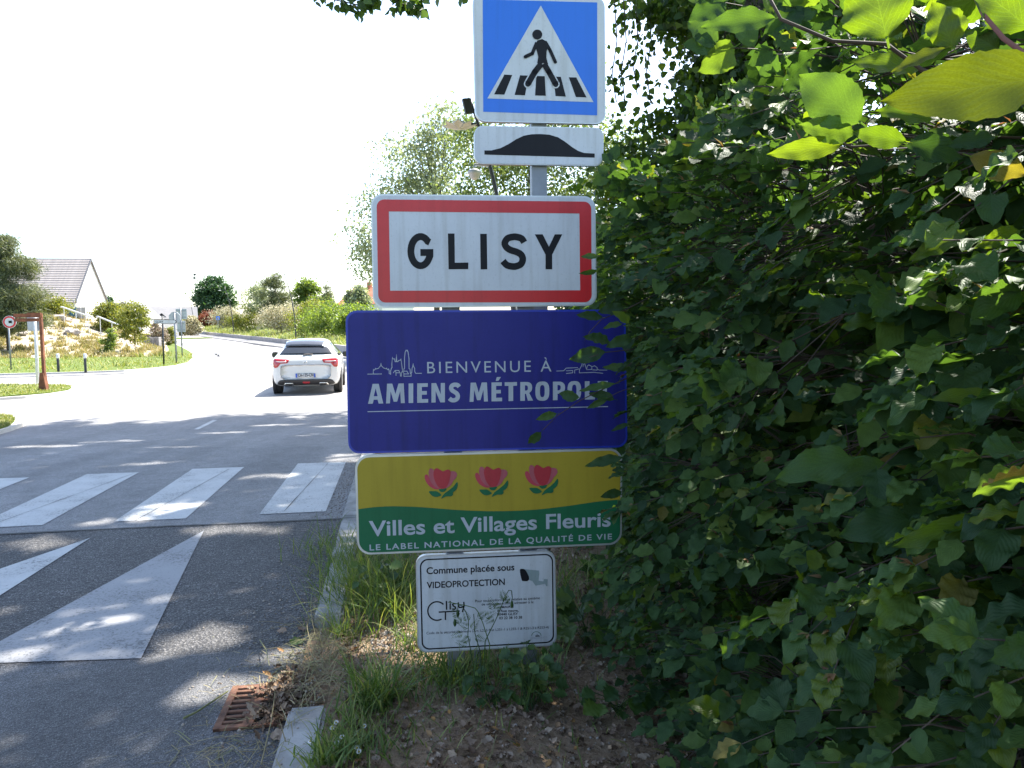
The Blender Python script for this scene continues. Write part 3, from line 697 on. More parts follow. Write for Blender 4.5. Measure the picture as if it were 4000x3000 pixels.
def flower(dx, dy):
    zf = Z(0.1899, 1640 + dx, 1780 + dy)
    f = S.sheet('flower_print', smooth_closed(zf([(98, 420), (130, 385), (175, 410), (250, 560), (330, 640), (410, 670), (380, 692), (290, 680), (190, 620), (120, 520)])), PINK, 2)
    S.sheet('petal', smooth_closed(zf([(180, 330), (205, 265), (250, 265), (290, 310), (310, 480), (360, 600), (420, 668), (330, 650), (240, 560), (190, 440)])), PINK2, 3, f)
    S.sheet('petal', smooth_closed(zf([(630, 330), (700, 318), (750, 345), (766, 400), (735, 465), (690, 510), (640, 600), (560, 660), (510, 670), (570, 580), (610, 460)])), PINK2, 3, f)
    S.sheet('petal', smooth_closed(zf([(290, 310), (320, 262), (365, 258), (420, 290), (475, 318), (530, 295), (590, 282), (632, 320), (630, 400), (590, 560), (520, 665), (410, 668), (320, 540), (280, 400)])), PINK3, 4, f)
    S.sheet('leaf_print', smooth_closed(zf([(390, 690), (450, 680), (545, 668), (520, 725), (460, 745), (415, 728)])), GRN, 4, f)
    S.sheet('leaf_print', smooth_closed(zf([(185, 735), (270, 728), (350, 732), (440, 800), (390, 835), (320, 845), (250, 818)])), GRN, 4, f)
    S.sheet('leaf_print', smooth_closed(zf([(440, 878), (500, 780), (600, 705), (690, 630), (765, 540), (778, 610), (745, 700), (680, 752), (682, 800), (640, 832), (540, 835)])), GRN, 4, f)
flower(0, 0); flower(197, -6.5); flower(392, -13)

# ---- white video protection notice
S = Sign('video_notice', 'small white video surveillance notice with black outline, lowest of the stacked signs', 1900, 2350, SD - 0.02, SY)
zn = Z(0.3074, 1560, 2120)
Q = S.pts(zn([(205, 168), (1978, 95), (2003, 1308), (232, 1402)]))
S.solid('panel', roundquad(Q, 0.045), RIM, 0.0, 0.028, local=True)
S.sheet('face', roundquad(inset(Q, 0.006), 0.041), WHITE, 1, local=True)
QB = S.pts(zn([(258, 208), (1952, 136), (1966, 1268), (284, 1362)]))
ro = roundquad(QB, 0.036); ri = roundquad(inset(QB, 0.0062), 0.031); n_ = len(ro); b = MB()
b.add([(p[0], -.0018, p[1]) for p in ro] + [(p[0], -.0018, p[1]) for p in ri], [(i, (i + 1) % n_, n_ + (i + 1) % n_, n_ + i) for i in range(n_)]); b.build('black_outline', BLACK, S.e)
def tn(txt, bl, br, ch, bold=0.0, sp=1.0, m=BLACK):
    return text_on(S, 'lettering', txt, zn([bl])[0], zn([br])[0], ch * 0.3074, m, 2, bold, sp)
tn('Commune placée sous', (345, 400), (1462, 350), 88, 0.02); tn('VIDEOPROTECTION', (348, 580), (1340, 535), 82, 0.02)
tn('Pour toute information relative au système', (962, 757), (1785, 716), 34, 0.006); tn("de vidéoprotection s'adresser à la:", (1045, 798), (1710, 766), 33, 0.006)
tn('MAIRIE', (1300, 832), (1452, 824), 30, 0.02); tn('8 Rue neuve,', (1245, 881), (1515, 874), 32, 0.02); tn('80440 GLISY', (1242, 925), (1508, 918), 34, 0.02); tn('03 22 38 10 38', (1268, 973), (1560, 962), 34, 0.02)
tn('Code de la sécurité intérieure (Art. L223-9 et L251-1 à L255-1 & R251-3 à R253-4)', (345, 1163), (1898, 1086), 31, 0.004)
lg = S.strokes('town_logo', [zn(arc(478, 866, 116, 118, 45, 300, 30)), zn([(500, 880), (768, 866)]), zn([(585, 880), (585, 980)]), zn([(598, 738), (600, 850)]), zn([(645, 768), (646, 848)]), zn([(645, 738), (645, 752)]), zn([(715, 775), (690, 770), (675, 785), (690, 805), (712, 815), (715, 835), (695, 845), (672, 838)]), zn([(748, 755), (750, 800), (762, 820), (790, 820), (815, 805)]), zn([(818, 750), (822, 800), (800, 880)])], 5.6, BLACK, 2)
ic = S.sheet('camera_icon', zn([(1580, 335), (1775, 352), (1778, 385), (1768, 480), (1700, 490), (1640, 470), (1600, 400)]), CAMW, 2)
S.sheet('icon_hood', smooth_closed(zn([(1530, 345), (1560, 330), (1600, 345), (1645, 430), (1635, 480), (1570, 485), (1550, 460)]), 4), BLACK, 3, ic)
S.sheet('icon_bracket', zn([(1690, 490), (1770, 480), (1830, 490), (1835, 460), (1885, 462), (1882, 550), (1865, 550), (1850, 520), (1730, 545)]), CAMW, 2, ic)
mk = S.strokes('maker_logo', [zn(arc(1740, 1190, 62, 62, 10, 170, 14))], 2.0, GRN, 2)
S.sheet('maker_mark', zn([(1728, 1192), (1735, 1165), (1745, 1192), (1750, 1150), (1758, 1190), (1770, 1170), (1785, 1188)]), BLACK, 2, mk)
tn('VPROTECT', (1655, 1222), (1880, 1210), 22, 0.0, 1.0, GREYB)
x, zt = S.L(1862, 2200); box_obj('post', (x, 0.05, (zt - 0.2) / 2), (0.03, 0.03, zt + 0.2), POSTM, S.e)

# ---- pedestrian crossing sign with hump plate on its own post
S = Sign('crossing_sign', 'tall post with blue pedestrian crossing sign and white speed hump plate under it', 2110, 440, 3.92, math.radians(8.0))
z3 = Z(0.5877, 1200, 0)
x, zt = S.L(2107, 40); zt += 0.03
post = box_obj('post', (x, 0.062, (zt - 0.3) / 2), (0.082, 0.062, zt + 0.3), POSTM, S.e, None, 0.006)
Q = S.pts([(1846, -32), (2363, -14), (2366.5, 485), (1857, 474)])
pn = S.solid('crossing_panel', roundquad(Q, 0.055), RIM, 0.0, 0.03, local=True)
S.sheet('face', roundquad(inset(Q, 0.006), 0.050), WHITE, 1, pn, local=True)
S.sheet('blue_square', [(1885.5, -2), (2332.5, 10), (2332.5, 451), (1887.6, 437)], BLUE, 2, pn)
S.sheet('white_triangle', z3([(1552, 38), (1902, 680), (1197, 655)]), WHITE, 3, pn)
for q in ([(1310, 497), (1362, 500), (1310, 630), (1242, 628)], [(1414, 502), (1470, 504), (1447, 635), (1378, 632)], [(1522, 506), (1578, 508), (1585, 638), (1514, 636)], [(1635, 510), (1685, 512), (1718, 643), (1650, 640)], [(1738, 515), (1788, 516), (1856, 649), (1785, 646)]):
    S.sheet('zebra_mark', z3(q), BLACK, 4, pn)
def capsule(lines, w): return lines
legs = [[(1555, 425), (1512, 480), (1466, 560)], [(1572, 425), (1605, 480), (1650, 562)]]
def disc(c, r, n=20): return [(c[0] + r * math.cos(2 * math.pi * k / n), c[1] + r * math.sin(2 * math.pi * k / n)) for k in range(n)]
for lg_ in legs:
    S.strokes('foot_outline', [z3([lg_[1], lg_[2]])], 31, WHITE, 5, pn); S.sheet('foot_outline', z3(disc(lg_[2], 27)), WHITE, 5, pn)
fig = S.sheet('walking_figure', z3([(1528, 272), (1560, 262), (1585, 275), (1600, 300), (1590, 345), (1588, 385), (1600, 430), (1565, 420), (1545, 440), (1528, 420), (1535, 380), (1524, 335), (1512, 310)]), BLACK, 6, pn)
S.sheet('head', z3(disc((1528, 232), 33)), BLACK, 6, fig)
for ln, w in ((legs[0], 22), (legs[1], 22), ([(1525, 285), (1495, 358), (1448, 380)], 13), ([(1580, 280), (1612, 335), (1648, 415)], 13)):
    S.strokes('limb', [z3(ln)], w, BLACK, 7, fig); S.sheet('limb', z3(disc(ln[-1], w * .5 / .5877 , 14)), BLACK, 7, fig); S.sheet('limb', z3(disc(ln[1], w * .5 / .5877, 14)), BLACK, 7, fig)
Q = S.pts(z3([(1110, 834), (1973, 849), (1967, 1104), (1111, 1088)]))
hp = S.solid('hump_plate', roundquad(Q, 0.045), RIM, 0.002, 0.03, local=True)
S.sheet('face', roundquad(inset(Q, 0.004), 0.042), WHITE, 1, hp, local=True)
hump = [(1178, 1000), (1225, 1000), (1285, 985), (1340, 957), (1390, 925), (1440, 902), (1490, 893), (1550, 891), (1610, 896), (1665, 912), (1710, 940), (1760, 978), (1800, 1003), (1840, 1017), (1910, 1021), (1910, 1048), (1178, 1028)]
S.sheet('hump_mark', z3(hump), BLACK, 2, hp)
for zz in (S.L(2107, 100)[1], S.L(2107, 400)[1]): box_obj('clamp', (x, 0.0305, zz), (0.2, 0.006, 0.04), RIM, S.e)
# ================================================================== VEGETATION
def leaf_tmpl(ns=7, ratio=0.66, fold=0.16, wavy=0.035, droop=0.16, teeth=0.06, half=2, ph=0.0, waves=3.2):
    V = []; F = []; U = []; c = 2 * half + 1
    for i in range(ns + 1):
        t = i / ns; w = ratio / 2 * max(.012, float(np.interp(t, [0, .06, .15, .3, .43, .58, .72, .85, .94, 1], [0, .30, .66, .95, 1, .93, .72, .42, .18, 0])))
        if 0 < i < ns: w *= 1 + teeth * (1 if i % 2 else -1)
        for j in range(c):
            s = (j - half) / half
            z = fold * abs(s) * w * 2 * 0.8 - droop * t * t + wavy * abs(s) ** 1.5 * math.sin(2 * math.pi * waves * t + ph + (1.3 if s > 0 else 0))
            V.append((s * w, t, z)); U.append((s, t))
    for i in range(ns):
        for j in range(c - 1): F.append((i * c + j, i * c + j + 1, (i + 1) * c + j + 1, (i + 1) * c + j))
    return V, F, U
def stalked(t):
    V, F, U = t; k = len(V); return V + [(-.011, -.13, .03), (.011, -.13, .03), (.013, .03, .002), (-.013, .03, .002)], F + [(k, k + 1, k + 2, k + 3)], U + [(0, 0)] * 4
L_HI = [stalked(leaf_tmpl(20, 0.68, .20, .060, .24, .030, 3, ph, wv)) for ph, wv in ((0, 3.2), (1.7, 4.1), (3.4, 2.6))]
L_MID = leaf_tmpl(8, 0.68, .16, .055, .20, .09, 1, .4)
L_LOW = ([(0, 0, 0), (-.30, .42, .07), (0, .45, -.02), (.30, .42, .07), (0, 1, -.12)], [(0, 2, 1), (0, 3, 2), (1, 2, 4), (2, 3, 4)], None)
L_IVY = ([(0, 0, 0), (-.42, .12, .03), (-.46, .40, .05), (0, .42, -.02), (.46, .40, .05), (.42, .12, .03), (0, 1, -.08)], [(0, 3, 2, 1), (0, 5, 4, 3), (2, 3, 6), (3, 4, 6)], None)
L_STRIP = ([(-.5, 0, 0), (.5, 0, 0), (.35, .6, .02), (-.35, .6, .02), (0, 1, -.03)], [(0, 1, 2, 3), (3, 2, 4)], None)

BEECH = mat_leaf('beech leaf', [(0.0, (0.024, 0.052, 0.024)), (0.45, (0.040, 0.082, 0.032)), (0.8, (0.062, 0.115, 0.036)), (0.97, (0.105, 0.16, 0.034)), (1.0, (0.15, 0.11, 0.04))], 0.36, (2.9, 2.8, 0.6), 0.50, 0.16, 0.16)
BEECH_SUNNY = mat_leaf('sunny beech leaf', [(0.0, (0.055, 0.100, 0.016)), (1.0, (0.095, 0.140, 0.020))], 0.48, (2.8, 2.6, 0.5), 0.40, 0.35)  # lighter, yellower copy of the beech leaf; sunlit look put into its colour
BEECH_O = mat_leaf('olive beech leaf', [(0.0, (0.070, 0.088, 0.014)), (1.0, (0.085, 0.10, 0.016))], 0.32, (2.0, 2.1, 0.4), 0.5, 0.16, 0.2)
BUD = mat_leaf('beech bud', [(0.0, (0.20, 0.085, 0.045)), (0.5, (0.24, 0.15, 0.07)), (1.0, (0.17, 0.16, 0.05))], 0.3, (1.8, 1.4, 0.9), 0.6)
TWIG = mat('twig bark', (0.055, 0.038, 0.028), 0.8, var=0.3, scale=40)
BARK = mat('bark', (0.085, 0.068, 0.052), 0.9, var=0.4, scale=9, bmp=0.8, bscale=25)
HX = 0.73
hedge = empty('beech_hedge', (1.0, 2.5, 0), 0, 'tall dark green clipped beech hedge running along the right side of the verge', 'hedge'); HO = np.array(hedge.location)

def sprays(n, ylo, yhi, zlo, zhi, ypow=1.0, x0=HX, depth=0.55, size=(0.060, 0.104), xmean=0.15, fan=5):
    """beech branches growing out of the hedge face, each a flat fan of leafy twigs: leaf arrays, twig lines, tips"""
    P = []; D = []; N = []; S = []; T = []; B = []
    for _ in range(max(1, n // fan)):
        y = ylo + (yhi - ylo) * random.random() ** ypow; z = zlo + (zhi - zlo) * random.random()
        x = x0 + min(depth, random.expovariate(1 / xmean)) + 0.07 * math.sin(3.1 * y + 2 * z) + 0.06 * math.sin(7 * z - 3 * y) + 0.04 * math.sin(13 * y + 11 * z)
        topf = smooth((z - zhi + 0.35) / 0.35)
        d0 = Vector((-1 + topf * .5, random.gauss(-0.15, .45), random.gauss(-.02 + topf * .9, .30))).normalized()
        n0 = Vector((-.40, -.34, 1.0)) + Vector((random.gauss(0, .25), random.gauss(0, .25), 0)); n0 = (n0 - d0 * n0.dot(d0)).normalized(); s0 = d0.cross(n0)
        c = Vector((x, y, z)); sz0 = random.uniform(*size)
        for f in range(fan):
            w_ = random.uniform(-1, 1); o = c + d0 * random.uniform(-.06, .12) + s0 * (w_ * .13) + n0 * random.gauss(0, .018)
            d = (d0 + s0 * (w_ * .75 + random.gauss(0, .15)) + n0 * random.gauss(0, .12)).normalized(); L = random.uniform(.13, .27); k = random.randint(4, 6)
            nn = (n0 + Vector((random.gauss(0, .14), random.gauss(0, .14), 0))); nn = (nn - d * nn.dot(d)).normalized(); side = d.cross(nn); sz = sz0 * random.uniform(.8, 1.1); pts = [o]
            for i in range(k):
                t = (i + 0.6) / k; p = o + d * (L * t) + Vector((0, 0, -0.06 * t * t)); pts.append(p); sg = 1 if i % 2 else -1
                a = math.radians(random.uniform(38, 66)); ld = d * math.cos(a) + side * (sg * math.sin(a)) + Vector((0, 0, -random.uniform(.05, .40)))
                ln = nn + Vector((random.gauss(0, .24), random.gauss(0, .24), random.gauss(0, .15)))
                P.append(p); D.append(ld); N.append(ln); S.append(sz * random.uniform(.6, 1.15) * (1 - .25 * abs(t - .5)))
            P.append(pts[-1]); D.append(d + Vector((0, 0, -.2))); N.append(nn); S.append(sz * .8)
            T.append([c - d0 * .1] + pts); B.append((pts[-1], d, nn))
    return [np.array([tuple(v) for v in a]) for a in (P, D, N)] + [np.array(S), T, B]
def inframe(P, m=60):
    d = P - np.array(CAM); z = d @ np.array(_f); x = 2000 + FPX * (d @ np.array(CR)) / z; y = 1500 - FPX * (d @ np.array(CU)) / z
    return x, y, z, (z > 0.1) & (x > -m) & (x < 4000 + m) & (y > -m) & (y < 3000 + m)
A1 = sprays(1900, 0.55, 4.2, 0.02, 2.22, 1.0)
A2 = sprays(1500, 4.2, 10.0, 0.02, 2.22, 1.2, HX - .02)
A3 = sprays(300, 0.5, 3.4, 0.05, 2.1, 0.8, HX + .45, .4)                # deeper, fills the dark inside
A4 = sprays(360, 0.9, 6.0, 2.05, 2.34, 1.0, HX + .06, .6)                # shoots on top
def cat(*A): return [np.concatenate([a[i] for a in A]) for i in range(4)]
P, D, N, S = cat(A1, A3, A4); xx, yy, zz, ok = inframe(P)
far_ok = np.linalg.norm(P - np.array(CAM), axis=1) > 0.62
P, D, N, S, xx, yy, zz, ok = [a[far_ok] for a in (P, D, N, S, xx, yy, zz, ok)]
score = np.where(ok & (P[:, 0] < HX + 0.02), S / zz, 0)
order = np.argsort(-score); heroes = order[:235]; rest = np.setdiff1d(np.arange(len(P)), heroes)
R = frames(D, N, S)
hi_me = []
for i, t in enumerate(L_HI):
    o = instances('leaf', t, np.eye(3)[None], np.zeros((1, 3)), BEECH); hi_me.append(o.data); bpy.data.objects.remove(o)
def leaf_obj(Rm, p, me, m=None, parent=hedge):
    o = bpy.data.objects.new('leaf', me); COL.objects.link(o); o.parent = parent
    M = Matrix([[Rm[0][0], Rm[0][1], Rm[0][2], p[0] - parent.location.x], [Rm[1][0], Rm[1][1], Rm[1][2], p[1] - parent.location.y], [Rm[2][0], Rm[2][1], Rm[2][2], p[2] - parent.location.z], [0, 0, 0, 1]])
    o.matrix_basis = M
    if m is not None: o.material_slots[0].link = 'OBJECT'; o.material_slots[0].material = m
    return o
for k, i in enumerate(heroes): leaf_obj(R[i], P[i], hi_me[k % 3], BEECH_SUNNY if random.random() < .10 else None)
rest1 = rest[::1]
o = instances('foliage', L_MID, R[rest1], P[rest1] - HO, BEECH, hedge); o['kind'] = 'stuff'
P2, D2, N2, S2 = A2[:4]; o = instances('foliage', L_LOW, frames(D2, N2, S2 * 1.15), P2 - HO, BEECH, hedge); o['kind'] = 'stuff'
# inner leaves: dense, keep the inside of the hedge dark
n = 72000
Pi = np.stack([HX + .24 + rng.random(n) * 1.05, .35 + rng.random(n) * 11.0, rng.random(n) * 2.22], 1)
o = instances('inner_foliage', L_LOW, frames(rand_dirs(n), rand_dirs(n), .085 + .05 * rng.random(n)), Pi - HO, BEECH, hedge); o['kind'] = 'stuff'
b = MB()
for T in A1[4] + A4[4]:
    q = [Vector(p) - hedge.location for p in (T[0] - (T[-1] - T[0]) * .5, T[0], T[len(T) // 2], T[-1])]; b.tube(q, [.0022, .002, .0016, .001], 4, False)
o = b.build('twigs', TWIG, hedge); o['kind'] = 'stuff'
BP, BD, BN, BS = [], [], [], []
for (p, d, nn) in A1[5] + A4[5]:
    if random.random() < .30:
        for k in range(random.randint(2, 4)):
            BP.append(p); dd = d + Vector((random.gauss(0, .35), random.gauss(0, .35), random.gauss(.25, .3))); BD.append(dd); BN.append(nn); BS.append(random.uniform(.014, .034))
BS = np.array(BS); o = instances('buds', L_LOW, frames(np.array([tuple(v) for v in BD]), np.array([tuple(v) for v in BN]), BS, BS * .55), np.array([tuple(v) for v in BP]) - HO, BUD, hedge); o['kind'] = 'stuff'
for k in range(26):
    y = .6 + k * .38; x = HX + .45 + random.uniform(-.12, .25); pts = [Vector((x, y, -.05))]; q = MB()
    for j in range(1, 7): pts.append(pts[-1] + Vector((random.gauss(0, .05), random.gauss(0, .06), .34)))
    q.tube([p - hedge.location for p in pts], [.022, .018, .016, .013, .01, .007, .004], 6); q.build('stem', BARK, hedge)

# leaves and branches that stand out in the photograph, placed one by one
def hero_leaf(base, tip, wpx, Y, m=None, tilt=0.3, dY=0.0, roll=0.0):
    a = PD(*base, Y); c = PD(*tip, Y + dY); d = c - a; L = d.length
    view = (CAM - a).normalized(); nn = view + Vector((0, 0, tilt)) + d.cross(view).normalized() * roll
    wd = wpx / FPX * Y; Rm = frames(np.array([tuple(d)]), np.array([tuple(nn)]), np.array([L]), np.array([wd / 0.68]))[0]
    Rm[:, 2] *= wd / 0.68 / L
    leaf_obj(Rm, a, hi_me[random.randrange(3)], m)
HL = [((4090, 300), (3480, 385), 250, .60, BEECH_O), ((3465, 150), (3385, -150), 255, .82, BEECH_SUNNY), ((3725, 187), (3655, 0), 140, .90, BEECH_SUNNY),
      ((3590, 275), (3335, 222), 95, .95, BEECH_SUNNY), ((3362, 478), (3120, 290), 190, .98, None), ((3645, 465), (3440, 415), 95, .95, BEECH_SUNNY), ((3338, 520), (3138, 488), 105, 1.0, None),
      ((3538, 552), (3335, 515), 85, .95, BEECH_SUNNY), ((3540, 562), (3785, 605), 115, .95, None), ((3885, 535), (3705, 562), 70, .9, None), ((3290, 562), (3005, 602), 85, 1.0, BEECH_SUNNY),
      ((3790, 610), (4030, 690), 110, .9, None), ((3025, 72), (2742, 92), 95, 1.35, None), ((3900, 190), (3770, 120), 90, 1.0, BEECH_SUNNY), ((3690, 190), (3480, 270), 60, .7, BEECH_O),
      ((4020, 110), (3830, -60), 170, .7, BEECH_SUNNY), ((3780, 905), (3550, 1005), 90, 1.1, BEECH_SUNNY), ((3985, 900), (3830, 960), 80, 1.1, BEECH_SUNNY),
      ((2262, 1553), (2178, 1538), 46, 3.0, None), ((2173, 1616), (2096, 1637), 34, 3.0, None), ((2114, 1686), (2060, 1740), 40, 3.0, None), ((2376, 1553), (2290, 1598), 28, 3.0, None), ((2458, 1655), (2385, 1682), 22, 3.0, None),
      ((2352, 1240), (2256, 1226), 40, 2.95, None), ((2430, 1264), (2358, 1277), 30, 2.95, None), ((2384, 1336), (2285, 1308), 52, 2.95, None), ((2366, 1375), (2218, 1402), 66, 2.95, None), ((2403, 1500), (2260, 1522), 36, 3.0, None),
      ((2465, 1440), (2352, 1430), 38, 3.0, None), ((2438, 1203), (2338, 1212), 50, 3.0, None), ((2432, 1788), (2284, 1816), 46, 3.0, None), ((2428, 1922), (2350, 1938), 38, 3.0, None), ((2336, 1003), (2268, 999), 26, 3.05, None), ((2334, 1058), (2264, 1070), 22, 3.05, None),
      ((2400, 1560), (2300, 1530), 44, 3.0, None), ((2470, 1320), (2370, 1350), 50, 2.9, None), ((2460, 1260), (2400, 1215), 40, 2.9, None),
      ((4010, 2440), (3990, 2560), 190, .95, BEECH_SUNNY), ((3870, 2520), (3720, 2540), 90, 1.1, BEECH_SUNNY), ((3440, 2520), (3500, 2370), 130, 1.25, BEECH_SUNNY), ((2820, 2780), (2700, 2740), 90, 1.8, BEECH_SUNNY), ((3640, 1560), (3930, 1530), 70, 1.05, BEECH_SUNNY),
      ((3340, 1790), (3040, 1850), 150, 1.3, None), ((3600, 1650), (3420, 1600), 180, 1.3, None), ((3480, 1820), (3160, 1870), 120, 1.35, None), ((3860, 2020), (3500, 2140), 110, 1.05, BEECH_SUNNY), ((3720, 2150), (3660, 2280), 130, 1.1, None), ((3560, 2030), (3290, 2080), 150, 1.2, None)]
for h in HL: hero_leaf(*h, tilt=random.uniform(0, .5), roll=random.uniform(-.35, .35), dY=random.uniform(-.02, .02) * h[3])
def branch(pix, Y0, Y1, r0, r1, m=TWIG, parent=hedge):
    k = len(pix); pts = [PD(p[0], p[1], lerp(Y0, Y1, i / (k - 1))) - parent.location for i, p in enumerate(pix)]
    b = MB(); b.tube(pts, [lerp(r0, r1, i / (k - 1)) for i in range(k)], 6); return b.build('branch', m, parent, True)
RSTEM = mat('young red stem', (0.16, 0.055, 0.04), 0.6)
branch([(4060, 420), (3900, 330), (3780, 342), (3600, 272), (3460, 172), (3250, 160), (3050, 75), (2990, -40)], .9, .92, .0030, .0018)
branch([(4040, 583), (3790, 606), (3535, 562), (3330, 573), (3285, 555)], .95, 1.0, .0020, .0014)
branch([(4120, 330), (4030, 230), (3920, 150), (3840, 55), (3800, -30)], .66, .72, .0030, .0016, RSTEM)
branch([(2600, 1400), (2465, 1470), (2352, 1522), (2269, 1563), (2179, 1622), (2120, 1680)], 3.05, 3.0, .0030, .0014)
branch([(2560, 1150), (2440, 1212), (2352, 1246), (2305, 1295), (2283, 1330)], 3.05, 2.95, .0026, .0012)
branch([(2600, 1350), (2400, 1373), (2360, 1378), (2300, 1396)], 3.0, 2.95, .0024, .0013)
branch([(2600, 1480), (2467, 1515), (2420, 1530), (2375, 1553)], 3.0, 3.0, .0022, .0013)

# ------------------------------------------------------------------ crowns
def crown(ells, per, clump_r, n_clump, flat=0.7):
    """clumped leaf positions in a union of ellipsoids: (centre, radii)"""
    vol = np.array([e[1][0] * e[1][1] * e[1][2] for e in ells]) ** (2 / 3); pr = vol / vol.sum(); out = []; cen = []
    for k in range(n_clump):
        c, r = ells[rng.choice(len(ells), p=pr)]; v = rand_dirs(1)[0] * (0.35 + 0.65 * rng.random() ** .5); cc = np.array(c) + v * np.array(r); cen.append(cc)
        q = rng.normal(size=(per, 3)) * clump_r * np.array([1, 1, flat]) * (0.6 + .8 * rng.random()); out.append(cc + q)
    return np.concatenate(out), np.array(cen)
def leaves_obj(name, P, tmpl, size, m, parent, jitter=0.35, wr=1.0, droop=0.4, updir=0.5):
    n = len(P); D = rand_dirs(n); D[:, 2] -= droop; Nn = rand_dirs(n); Nn[:, 2] += updir
    S = size * (1 - jitter + 2 * jitter * rng.random(n)); o = instances(name, tmpl, frames(D, Nn, S, S * wr), P - np.array(parent.location), m, parent)
    return o
def limbs(parent, base, top, cens, r0, m=BARK, k=14):
    b = MB(); base = Vector(base); top = Vector(top)
    b.tube([base - parent.location, base.lerp(top, .5) - parent.location + Vector((.1 * r0, 0, 0)), top - parent.location], [r0, r0 * .75, r0 * .4], 8)
    b.build('trunk', m, parent, True)
    b = MB()
    for c in [cens[i] for i in rng.choice(len(cens), min(k, len(cens)), replace=False)]:
        s = base.lerp(top, random.uniform(.45, .98)); c = Vector(c); mid = s.lerp(c, .55) + Vector((0, 0, .06 * (c - s).length))
        if r0 == .24 and inframe(np.array([tuple(s.lerp(mid, t)) for t in (0, .33, .66, 1)] + [tuple(mid.lerp(c, t)) for t in (.5, 1)]), 0)[3].any(): continue
        b.tube([s - parent.location, mid - parent.location, c - parent.location], [r0 * .38, r0 * .2, r0 * .06], 5, False)
    b.build('limbs', m, parent, True)
LIME = mat_leaf('tree leaf', [(0, (0.030, 0.065, 0.016)), (1, (0.060, 0.110, 0.026))], 0.35, (2.6, 2.4, 0.7))
IVYM = mat_leaf('ivy leaf', [(0, (0.020, 0.042, 0.014)), (.7, (0.034, 0.070, 0.018)), (1, (0.075, 0.12, 0.022))], 0.5, (3.4, 3.1, 0.6), 0.4)
# big roadside trees whose crowns hang over the road (they cast the shade)
spots = [((1000, 2630), .34, .26), ((850, 2500), .26, .15), ((820, 2700), .24, .16), ((1570, 2490), .30, .24), ((1260, 2480), .22, .2), ((430, 2420), .22, .15), ((240, 2450), .22, .14), ((60, 2560), .2, .15), ((640, 2560), .16, .13), ((640, 2360), .22, .14),
         ((900, 2430), .2, .13), ((2000, 2740), .22, .16), ((2330, 2330), .2, .25), ((2100, 2860), .24, .16), ((1270, 2330), .2, .18), ((1750, 2760), .16, .14), ((1900, 2900), .2, .12), ((1480, 2620), .18, .2), ((980, 2290), .2, .15), ((520, 2250), .2, .14), ((200, 2720), .2, .12), ((1330, 2150), .2, .25),
         ((450, 2040), .4, .17), ((800, 2075), .36, .17), ((640, 1985), .35, .16), ((1330, 1790), .35, .4), ((150, 1745), .6, .2), ((420, 1725), .55, .18), ((860, 1690), .5, .16), ((700, 1745), .5, .16), ((1080, 1660), .5, .16), ((1290, 1665), .45, .16), ((570, 1815), .4, .15), ((1200, 1700), .4, .15), ((1050, 1860), .35, .15), ((120, 2130), .35, .18), ((1050, 2080), .3, .15)]
spots = [(G(*s[0]), s[1], s[2]) for s in spots]
def shade_filter(P):  # thins the crowns along the sun to shape ground patches and shade edge
    g = P - np.array(SDIR)[None, :] * ((P[:, 2] - 0.03) / SDIR.z)[:, None]; keep = np.ones(len(P), bool)
    gx, gy = g[:, 0], g[:, 1]
    for c, a, b_ in spots:
        u = (gx - c.x) * EU.x + (gy - c.y) * EU.y; v = (gx - c.x) * EV.x + (gy - c.y) * EV.y
        keep &= ~((u / a) ** 2 + (v / b_ / 1.2) ** 2 < 1)
    edge = 12.7 + (gx + 8.2) * 0.42 + 0.4 * np.sin(gx * 2.1) + 0.35 * np.sin(gx * 5.3 + 1) + 0.4 * rng.normal(size=len(P))
    keep &= ~((gy > edge) & (gx < 2.0))
    keep &= ~((gy < 3.6) & (gx > -0.62) & (gx < 1.2) & (np.sin(3.1 * gx + 4.3 * gy) + np.sin(5.7 * gy - 2.2 * gx) > 0.8))   # gaps that let sun onto the hedge top
    keep &= ~((gy < 0.9) & (gx > -0.75) & (gx < 1.0))
    keep &= ~((gx > 0.25) & (gx < 4) & (gy > 3.8) & (gy < 10) & (rng.random(len(P)) < 0.65))
    x, y, z, ok = inframe(P, 40); lim = np.where(x > 2400, 60, -25)
    keep &= ~(ok & (y > lim))
    return keep
def big_tree(name, label, base, top, ells, ncl, per, size):
    e = empty(name, base, 0, label, 'tree', 'tall roadside trees'); P, cen = crown(ells, per, .62, ncl); k = shade_filter(P); P = P[k]
    o = leaves_obj('crown', P, L_LOW, size, LIME, e, .3)
    kc = shade_filter(cen); limbs(e, base, top, cen[kc], .24, k=26)
    return e
T1 = big_tree('roadside_tree', 'tall tree behind the hedge whose low leafy twigs hang in at the top edge', (2.6, 8.2, 0), (2.0, 8.8, 10.5), [((1.0, 8.6, 9.6), (6.5, 5.0, 3.6)), ((4.5, 7.0, 8.5), (4, 4, 3)), ((-2.5, 9.5, 10.5), (4, 4, 2.5))], 150, 300, .20)
T2 = big_tree('roadside_tree', 'tall tree farther along the hedge with its crown above the picture', (5.4, 16.5, 0), (4.0, 16.8, 14), [((-.5, 17, 13.0), (7, 5, 3.6)), ((4, 15, 12), (4, 4, 4)), ((-4.5, 17.5, 13.5), (5, 4, 3.0)), ((-6.5, 16.5, 12.5), (4, 3, 2.0)), ((-2, 19.5, 13.5), (6, 3, 2.5))], 330, 320, .22)
